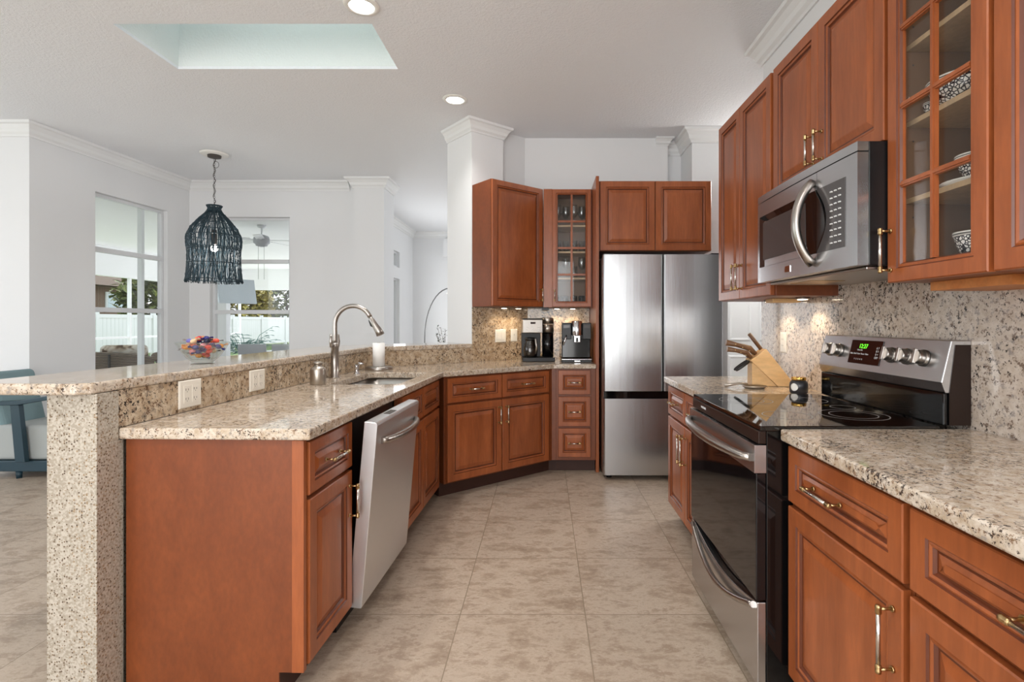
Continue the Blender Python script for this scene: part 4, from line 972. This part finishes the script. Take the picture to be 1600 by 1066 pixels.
# glassware in the corner cabinet ---------------------------------------------------
def glass_of(kind, x, y, z, label, group):
    if kind == 'tumbler': prof = [(.022, 0), (.026, .003), (.031, .11), (.0295, .11), (.024, .01), (0, .008)]; nm, cat, mt_ = 'tumbler', 'glass', 'clear_glass'
    if kind == 'wine': prof = [(.032, 0), (.030, .003), (.005, .008), (.004, .075), (.020, .09), (.036, .12), (.034, .17), (.028, .20), (.027, .20), (.033, .17), (.034, .12), (.018, .092), (0, .084)]; nm, cat, mt_ = 'wine_glass', 'glass', 'clear_glass'
    if kind == 'mug': prof = [(.034, 0), (.036, .003), (.037, .09), (.035, .09), (.033, .008), (0, .007)]; nm, cat, mt_ = 'mug', 'mug', 'black_gloss'
    mb = MB().lathe(prof, n=20)
    if kind == 'mug':
        o = thing(nm, label, cat, (x, y, z), R(90), group); mb.build('cup', mt_, o)
        MB().tube([(.034, 0, .075), (.055, 0, .07), (.058, 0, .04), (.035, 0, .02)], .005, 8).build('handle', mt_, o)
    else: o = mb.build(nm, mt_, None, loc=(x, y, z)); tag(o, label, cat, group)
    return o
gx = [GX0+.10, GX0+.175, GX0+.25, GX0+.325]
pos = ['leftmost', 'second from left', 'third from left', 'rightmost']
for i, x in enumerate(gx):
    glass_of('wine', x, 4.88+.05*(i % 2), 2.153, pos[i]+' stemmed glass on the top shelf of the corner cabinet', 'stemmed glasses on the top shelf')
    glass_of('tumbler', x, 4.87+.04*(i % 2), 1.913, pos[i]+' tall tumbler on the upper middle shelf of the corner cabinet', 'tumblers on the middle shelf')
    glass_of('wine' if i in (1, 3) else 'tumbler', x, 4.87+.05*(i % 2), 1.673, pos[i]+' glass on the lower middle shelf of the corner cabinet', 'glasses on the lower shelf')
    glass_of('mug', x-.02+.008*i, 4.90, 1.4185, pos[i]+' black mug on the floor of the corner cabinet', 'black mugs in the corner cabinet')

# pendant ------------------------------------------------------------------------------
c = thing('pendant_lamp', 'dark teal woven rattan pendant lamp over the dining area', 'lamp', (-3.486, 5.55, 0))
MB().lathe([(.135, CEIL-.001), (.135, CEIL-.012), (.115, CEIL-.022), (0, CEIL-.022)], n=36).build('ceiling_medallion', 'white_plastic', c)
MB().lathe([(.065, CEIL-.0225), (.062, CEIL-.045), (.02, CEIL-.052), (0, CEIL-.052)], n=24).build('canopy', 'slot_dark', c)
mb = MB().tube([(0.012*sin(i*1.1), .012*cos(i*1.1), CEIL-.052-(CEIL-.052-2.50)*i/26) for i in range(27)], .0028, 6)
mb.tube([(.018+.03*cos(a), 0, CEIL-.12+.035*sin(a)) for a in [2*pi*i/14 for i in range(15)]], .0025, 6)
nlink = 22
for i in range(nlink):
    z = CEIL-.06-(CEIL-.07-2.50)*(i+.5)/nlink; a0 = (i % 2)*pi/2
    mb.tube([(.008*cos(t)*cos(a0), .008*cos(t)*sin(a0), z+.013*sin(t)) for t in [2*pi*k/8 for k in range(9)]], .0018, 5, caps=False)
mb.build('chain', 'slot_dark', c)
def shade_r(z):   # z 0..1 bottom to top
    P = [(0, .262), (.05, .254), (.2, .243), (.38, .240), (.5, .252), (.58, .253), (.7, .215), (.8, .155), (.88, .10), (.93, .066), (.96, .056), (1, .070)]
    for (a, ra), (b, rb) in zip(P, P[1:]):
        if z <= b: f = (z-a)/(b-a); f = f*f*(3-2*f)*.5+f*.5; return ra+(rb-ra)*f
    return P[-1][1]
ZL, ZH = 1.690, 2.495
mb = MB(); rnd = random.Random(3)
for i in range(175):
    a = 2*pi*i/175; ph = rnd.uniform(0, 6.28); am = rnd.uniform(.02, .09); fr_ = rnd.uniform(5, 11); tw = rnd.uniform(-.10, .10); top = 1.0 if i % 2 == 0 else rnd.uniform(.6, .95)
    pts = []
    for k_ in range(25):
        f = top*k_/24; rr = shade_r(f)+.004*sin(ph+k_*1.7); aa = a+am*sin(ph+f*fr_)+tw*f; pts.append((rr*cos(aa), rr*sin(aa), ZL+(ZH-ZL)*f+(rnd.uniform(-.012, .004) if k_ == 0 else 0)))
    mb.tube(pts, rnd.uniform(.0026, .0042), 5)
for f in (.03, .24, .42, .44, .6, .75, .86, .93, .95, .97, .99, 1.0):
    rr = shade_r(f); mb.tube([((rr+.003)*cos(2*pi*k_/40), (rr+.003)*sin(2*pi*k_/40), ZL+(ZH-ZL)*f) for k_ in range(41)], .0045, 6, caps=False)
mb.build('shade', 'rattan_teal', c)
MB().lathe([(.022, 2.24), (.026, 2.20), (.026, 2.09), (.019, 2.085), (.0, 2.085)], n=18).build('socket', 'slot_dark', c); MB().tube([(0, 0, 2.24), (0, 0, 2.50)], .004, 6).build('cord', 'slot_dark', c)
MB().sphere((0, 0, 2.045), .036, 16, 10).build('bulb', 'bulb', c)
light('pendant_light', 'POINT', (0, 0, 1.97), 9, (1, .96, .92), parent=c, shadow_soft_size=.05)
# recessed lights
for i, (x, y, lab) in enumerate(((-1.027, 2.954, 'round recessed ceiling light beside the skylight at the top picture edge'), (-.712, 4.20, 'round recessed ceiling light in front of the white column'))):
    c = thing('recessed_light', lab, 'ceiling light', (x, y, CEIL), 0, 'recessed ceiling lights')
    MB().lathe([(.070, -.001), (.098, -.001), (.098, -.006), (.070, -.012), (.070, -.001)], n=36).build('trim_ring', 'white_plastic', c)
    MB().lathe([(.0695, -.003), (.0695, -.006), (0, -.006)], n=32).build('lens', 'lamp_white', c)
    light('ceiling_spot', 'SPOT', (0, 0, -.03), (60, 28)[i], (1, .97, .93), parent=c, spot_size=R(120), spot_blend=1, shadow_soft_size=.07)
# two unseen spots without fixtures, added out of frame to brighten the kitchen
for (x, y, e_) in ((.1, .4, 60), (-1.0, .6, 60)):
    light('ceiling_spot', 'SPOT', (x, y, CEIL-.03), e_, (1, .97, .93), spot_size=R(130), spot_blend=.6, shadow_soft_size=.08)
# puck lights under cabinets
def puck(x, y, z, lab, e_=2.2):
    c = thing('puck_light', lab, 'under cabinet light', (x, y, z), 0, 'under cabinet puck lights')
    MB().lathe([(.034, -.0005), (.034, -.010), (.028, -.012), (.027, -.009), (0, -.009)], n=24).build('housing', 'steel_satin', c)
    MB().lathe([(.024, -.0092), (.024, -.013), (0, -.014)], n=20).build('lens', 'lamp_warm', c)
    light('puck_glow', 'SPOT', (0, 0, -.018), e_, (1, .78, .52), parent=c, spot_size=R(125), spot_blend=.5, shadow_soft_size=.02)
q = Mp(tt+.27, SP-.10); puck(q.x, q.y, 1.40, 'leftmost warm puck light under the angled wall cabinet')
q = Mp(tt+.43, SP-.10); puck(q.x, q.y, 1.40, 'warm puck light under the angled wall cabinet nearest the corner')
puck(.12, 4.93, 1.40, 'left warm puck light under the narrow glazed corner cabinet'); puck(.27, 4.93, 1.40, 'right warm puck light under the narrow glazed corner cabinet')
puck(1.30, 3.02, ZU0, 'warm puck light under the tall right wall cabinet towards the doorway', 3.0); puck(1.32, 2.68, ZU0, 'warm puck light under the tall right wall cabinet towards the microwave', 3.0)
o = MB().box(1.22, 1.37, 2.80, 2.89, ZU0-.022, ZU0-.001).build('light_transformer', 'block_wood', None, .002); tag(o, 'small tan transformer box between the puck lights under the tall right cabinet', 'transformer')
o = MB().box(-.02, .045, 4.88, 4.93, 1.375, 1.399).build('light_transformer', 'black_plastic', None, .002); tag(o, 'small black box under the corner cabinets above the coffee maker', 'transformer')

# armchair (faces +x) ----------------------------------------------------------------------
c = thing('armchair', 'low teal framed armchair with pale grey seat cushion left of the stone post', 'armchair', (-4.21, 4.57, 0), 0)
for x, y in ((-.05, -.31), (.55, -.31), (-.05, .09), (.55, .09)): MB().lathe([(.024, 0), (.030, .055)], (x, y, 0), 4).build('leg', 'teal_frame', c)
MB().box(-.37, .62, -.325, .115, .055, .140).build('seat_frame', 'teal_frame', c, .006)
MB().box(-.37, .64, -.30, .105, .1405, .425).build('seat_cushion', 'grey_fabric', c, .03, seg=4)
mb = MB(); mb.M = Matrix.Translation((-.22, -.09, .37)) @ Matrix.Rotation(R(-14), 4, 'Y'); mb.box(-.10, .03, -.19, .19, .0, .50); mb.build('back_cushion', 'teal_fabric', c, .04, seg=4)
for y0 in (-.345, .135):
    MB().prism([(-.03, .141), (.05, .141), (.0, .60), (-.07, .60)], y0-.02, y0+.02, axis='y').build('arm_post', 'teal_frame', c, .004)
    MB().prism([(.56, .141), (.61, .141), (.56, .70), (.50, .70)], y0-.02, y0+.02, axis='y').build('arm_post', 'teal_frame', c, .004)
    MB().prism([(-.22, .625), (-.22, .595), (.0, .600), (.68, .715), (.68, .745), (.0, .635)], y0-.035, y0+.035, axis='y').build('armrest', 'teal_frame', c, .006)

# ------------------------------------------------------------------ living room bits
c = thing('arc_floor_lamp', 'slim grey arc floor lamp in the far living room', 'lamp', (-2.05, 9.0, 0))
MB().lathe([(.16, 0), (.16, .03), (.03, .04)], n=24).build('base', 'arc_metal', c)
pts = [(0, 0, .04), (0, 0, .6), (0, 0, 1.0)]+[(.45-.45*cos(a)+.0, 0, 1.0+.85*sin(a)) for a in [R(8*i) for i in range(1, 13)]]
MB().tube(pts, [.012]*3+[.010]*12, 8).build('pole', 'arc_metal', c)
MB().lathe([(.02, .10), (.13, .0), (.125, 0), (.015, .095)], (pts[-1][0], 0, pts[-1][2]-.10), 20).build('lamp_shade', 'white_plastic', c)
def leaf(mb, p, d, ln, wd, mi=0):
    d = d.normalized(); s_ = d.cross(Vector((0, 0, 1)));
    if s_.length < .1: s_ = Vector((1, 0, 0))
    s_.normalize(); up = s_.cross(d); q = p+d*ln*.5+up*ln*.06
    mb.add([p, q+s_*wd, p+d*ln, q-s_*wd], [(0, 1, 2), (0, 2, 3)], mi)
c = thing('potted_plant', 'leafy branch arrangement in a vase against the far living room column', 'plant', (-1.60, 8.6, 0))
MB().lathe([(.10, 0), (.12, .2), (.09, .5), (.05, .6), (.045, .6), (.08, .5), (.1, .2), (0, .02)], n=20).build('vase', 'ceramic_white', c)
mb = MB(); rnd = random.Random(5)
for i in range(9):
    a = rnd.uniform(0, 6.28); top = Vector((.17*cos(a), .17*sin(a), rnd.uniform(1.0, 1.25))); mb.tube([(0, 0, .4), (top.x*.3, top.y*.3, .8), top], .003, 5, 1)
    for k_ in range(7): f = .5+.5*k_/6; p_ = Vector((top.x*f, top.y*f, .55+(top.z-.55)*f)); leaf(mb, p_, Vector((rnd.uniform(-1, 1), rnd.uniform(-1, 1), rnd.uniform(-.2, 1))), .06, .014)
mb.build('foliage', ['leaf_dark', 'bark'], c)

# ------------------------------------------------------------------ lanai and garden
struct(MB().box(-9.9, -2.73, 6.79, 17, -.12, -.02).build('floor_lanai', 'patio_floor')); struct(MB().box(-9.9, -4.74, 4.83, 6.789, -.12, -.02).build('floor_lanai', 'patio_floor'))
struct(MB().prism([(-9.9, 4.83), (-4.75, 4.83), (-4.75, 6.80), (-2.73, 6.80), (-2.73, 17), (-9.9, 17)], 2.96, 3.05).build('ceiling_lanai', 'patio_white'))
struct(MB().box(-60, -9.91, -20, 60, -.2, -.10).build('floor_garden', 'grass'))
o = MB().box(-9.9, -9.75, 4.84, 17, 2.30, 2.958).build('trim_8', 'patio_white'); struct(o)
o = MB().box(-9.74, -2.74, 16.85, 17, 2.30, 2.958).build('trim_9', 'patio_white'); struct(o)
fc = thing('screen_frame', 'white slim framed screen enclosure around the lanai outside the windows', 'screen', (-9.82, 4.9, 0))
for i in range(9): MB().box(-.03, .03, i*1.5, i*1.5+.06, -.019, 2.298).build('post', 'patio_white', fc)
MB().box(-.025, .025, 0, 12.0, .88, .93).build('rail', 'patio_white', fc)
struct(MB().box(-5.58, -5.52, 7.2, 7.25, -.019, 2.958).build('trim_10', 'patio_white'))
# fence: one thing, panels and posts
fe = thing('garden_fence', 'pale vinyl privacy fence beyond the lanai screens', 'fence', (-14, 2, -.10))
for i in range(14):
    mb = MB(); y0 = i*2.4; mb.box(-.03, .03, y0+.07, y0+2.34, .28, .36).box(-.03, .03, y0+.07, y0+2.34, 1.5, 1.62)
    for k_ in range(14): mb.box(-.012, .012, y0+.075+k_*.16, y0+.075+k_*.16+.152, .36, 1.50)
    mb.build('panel', 'fence_white', fe); MB().box(-.06, .06, y0-.06, y0+.06, 0, 1.70).build('post', 'fence_white', fe)
hs = thing('neighbour_house', 'brown brick neighbouring house with a white window beyond the fence', 'house', (-20, 17, -.1))
MB().box(-4, 0, 0, 9.5, 0, 3.0).build('walls', 'brick_brown', hs)
mb = MB().prism([(-4.6, 3.0), (.6, 3.0), (-2, 4.6)], -.5, 10, axis='y'); mb.build('roof', 'bark', hs)
wn_ = MB().box(.002, .06, 6.9, 8.0, 1.9, 2.75).build('window', 'patio_white', hs); MB().box(.061, .07, 7.0, 7.9, 2.0, 2.65).build('pane', 'tv_back', wn_)
def tree(label, x, y, h, r, seed, mat='leaf_green', trunk=.12):
    c = thing('tree', label, 'tree', (x, y, -.1), 0, 'trees beyond the fence'); rnd = random.Random(seed)
    MB().tube([(0, 0, 0), (.1, .05, h*.4), (0, .1, h*.8)], [trunk, trunk*.8, trunk*.4], 8).build('trunk', 'bark', c)
    mb = MB()
    for i in range(1700):
        a, b, q = rnd.uniform(0, 6.28), math.acos(rnd.uniform(-1, 1)), r*rnd.uniform(.4, 1)**.5
        p_ = Vector((q*sin(b)*cos(a), q*sin(b)*sin(a), h*.68+q*cos(b)*.8)); leaf(mb, p_, Vector((rnd.uniform(-1, 1), rnd.uniform(-1, 1), rnd.uniform(-.6, .6))), .42, .13)
    mb.build('foliage', mat, c)
tree('dense green tree beyond the fence seen at the right of the left window', -16.8, 22.9, 3.6, 1.5, 1)
tree('yellow green tree beyond the fence seen left in the right window', -17, 29.6, 3.4, 1.6, 2, 'leaf_yellow')
tree('green palm like tree beyond the fence seen right in the right window', -16.5, 33.5, 3.8, 2.0, 3)
tree('broad tree at the far end of the garden fence', -13, 40, 4.2, 2.6, 6)
# wicker sofa seen from behind
c = thing('wicker_sofa', 'brown wicker outdoor sofa seen from behind through the left window', 'sofa', (-6.44, 7.04, -.02), R(30))
mb = MB(); n = 16; pts = []
for i in range(n+1): f = i/n; pts.append((-1.1+2.2*f, .62-.10*(2*f-1)**2*0+.22*(1-sin(pi*f))*-.0))
# curved back shell
vs = []; fs = []
for i in range(n+1):
    f = i/n; x = -.95+1.9*f; y = .10*(2*f-1)**2; hgt = .86-.10*(abs(2*f-1)**3)
    vs += [(x, y, .05), (x*1.03, y-.10, hgt), (x*1.03, y-.04, hgt+.02), (x, y+.08, .05)]
for i in range(n):
    for k_ in range(4): fs.append((i*4+k_, i*4+(k_+1) % 4, i*4+4+(k_+1) % 4, i*4+4+k_))
fs += [(0, 1, 2, 3), tuple(n*4+k_ for k_ in (3, 2, 1, 0))]
mb.add(vs, fs); mb.build('back', 'wicker_brown', c)
MB().box(-.93, .93, .10, .85, .05, .36).build('seat_base', 'wicker_brown', c, .02)
for s_ in (-1, 1):
    MB().box(s_*.99-.05, s_*.99+.05, .08, .85, .05, .62).build('arm', 'wicker_brown', c, .02)
    mb = MB().tube([(s_*1.0, -.06, .80), (s_*1.02, .1, .76), (s_*1.0, .5, .66), (s_*1.0, .86, .64)], .055, 10); mb.build('arm_roll', 'wicker_brown', c)
for k_ in range(6): x = -.8+k_*.32; MB().tube([(x, -.0, .06), (x*1.02, -.095, .84)], .014, 6).build('rib', 'slot_dark', c)
MB().box(-.90, .90, .16, .83, .361, .50).build('seat_cushion', 'floral_fabric', c, .04, seg=3)
sc_ = c
for i, x in enumerate((-.62, .0, .62)):
    o = MB().box(-.27, .27, -.07, .07, 0, .46).build('throw_pillow', 'floral_fabric', None, .06, seg=4); o.matrix_world = Matrix.Translation((-6.44, 7.04, -.02)) @ Matrix.Rotation(R(30), 4, 'Z') @ Matrix.Translation((x, .21, .505)) @ Matrix.Rotation(R(10), 4, 'X')
    tag(o, 'floral pillow %s on the wicker sofa outside' % ['at the left end', 'in the middle', 'at the right end'][i], 'pillow', 'floral pillows on the wicker sofa')
# ceiling fan
c = thing('ceiling_fan', 'white lanai ceiling fan seen through the right window', 'ceiling fan', (-4.95, 9.2, 2.96))
MB().lathe([(.07, -.001), (.07, -.03), (.04, -.05), (.012, -.055)], n=20).build('canopy', 'ceramic_white', c); MB().lathe([(.012, -.055), (.012, -.16)], n=10).build('rod', 'ceramic_white', c)
MB().lathe([(.03, -.16), (.11, -.19), (.13, -.24), (.13, -.31), (.10, -.33), (.09, -.36), (0, -.38)], n=24).build('motor', 'chair_grey', c)
for k_ in range(5):
    a = 2*pi*k_/5+.08; mb = MB(); mb.M = Matrix.Rotation(a, 4, 'Z') @ Matrix.Translation((0, 0, -.26)) @ Matrix.Rotation(R(10), 4, 'X'); mb.box(.10, .20, -.02, .02, -.004, .004).box(.19, .66, -.065, .065, -.004, .004); mb.build('blade', 'ceramic_white', c, .003)
for x in (-.05, .12): MB().tube([(x*.6, -.05, -.36), (x*.6, -.05, -.95)], .0025, 5).build('pull_chain', 'slot_dark', c)
# wall tv on arm
c = thing('television', 'pale flat television tilted from the lanai wall seen through the right window', 'television', (-4.92, 8.4, 1.76))
mb = MB(); mb.M = Matrix.Rotation(R(60), 4, 'Z') @ Matrix.Rotation(R(-12), 4, 'X'); mb.box(-.30, .30, -.02, .02, -.20, .20); mb.build('screen', 'tv_back', c, .004)
MB().tube([(-.02, .02, 0), (-.35, .35, -.05), (-.56, .59, -.05)], .02, 8).build('wall_arm', 'chair_grey', c)
struct(wall('wall_lanai', (-5.95, 9.0), (-5.45, 9.0), -.019, 2.958, .12, mat='patio_white'))
# outdoor dining set
c = thing('dining_table', 'white topped outdoor dining table on the lanai', 'table', (-4.5, 10.0, -.02))
MB().box(-.85, .85, -.5, .5, .70, .74).build('tabletop', 'ceramic_white', c, .006)
for x in (-.75, .75):
    for y in (-.42, .42): MB().box(x-.03, x+.03, y-.03, y+.03, 0, .699).build('leg', 'chair_grey', c)
labs = ['left', 'middle', 'right']
def pchair(x, y, rz, lab):
    c = thing('dining_chair', lab, 'chair', (x, y, -.02), rz, 'grey outdoor dining chairs')
    MB().box(-.24, .24, -.22, .24, .42, .46).build('seat', 'chair_grey', c, .01); MB().prism([(-.25, .44), (-.28, .90), (-.25, .91), (-.22, .46)], -.24, .24, axis='x').build('backrest', 'chair_grey', c, .008)
    for a in (-.21, .21):
        for b_ in (-.19, .21): MB().box(a-.015, a+.015, b_-.015, b_+.015, 0, .4195).build('leg', 'chair_grey', c)
for i, x in enumerate((-5.0, -4.42, -3.84)): pchair(x, 9.25, 0, 'grey outdoor chair on the near side of the lanai table, '+['leftmost', 'middle one', 'rightmost'][i])
o = MB().lathe([(.08, 0), (.12, .05), (.14, .10), (.13, .10), (.10, .05), (0, .01)], n=20).build('planter_bowl', 'ceramic_white', None, loc=(-4.5, 9.95, .7205)); tag(o, 'white bowl centrepiece on the lanai table', 'bowl')
c = thing('potted_palm', 'blue green leafy potted plant behind the lanai table', 'plant', (-6.6, 11.6, -.02))
MB().lathe([(.16, 0), (.22, .4), (.20, .4), (.14, .05), (0, .05)], n=20).build('pot', 'ceramic_white', c); mb = MB(); rnd = random.Random(9)
for i in range(26):
    a = rnd.uniform(0, 6.28); l = rnd.uniform(.5, .95); p0 = Vector((0, 0, .4)); pe = Vector((l*.75*cos(a), l*.75*sin(a), .55+l*rnd.uniform(.3, .9)))
    mb.tube([p0, (p0+pe)/2+Vector((0, 0, .2)), pe], .006, 5)
    for k_ in range(8): f = .35+.65*k_/7; p_ = p0.lerp(pe, f)+Vector((0, 0, .4*f*(1-f))); leaf(mb, p_, Vector((cos(a+1.2*(-1)**k_), sin(a+1.2*(-1)**k_), -.1)), .22, .03)
mb.build('foliage', 'leaf_teal', c)
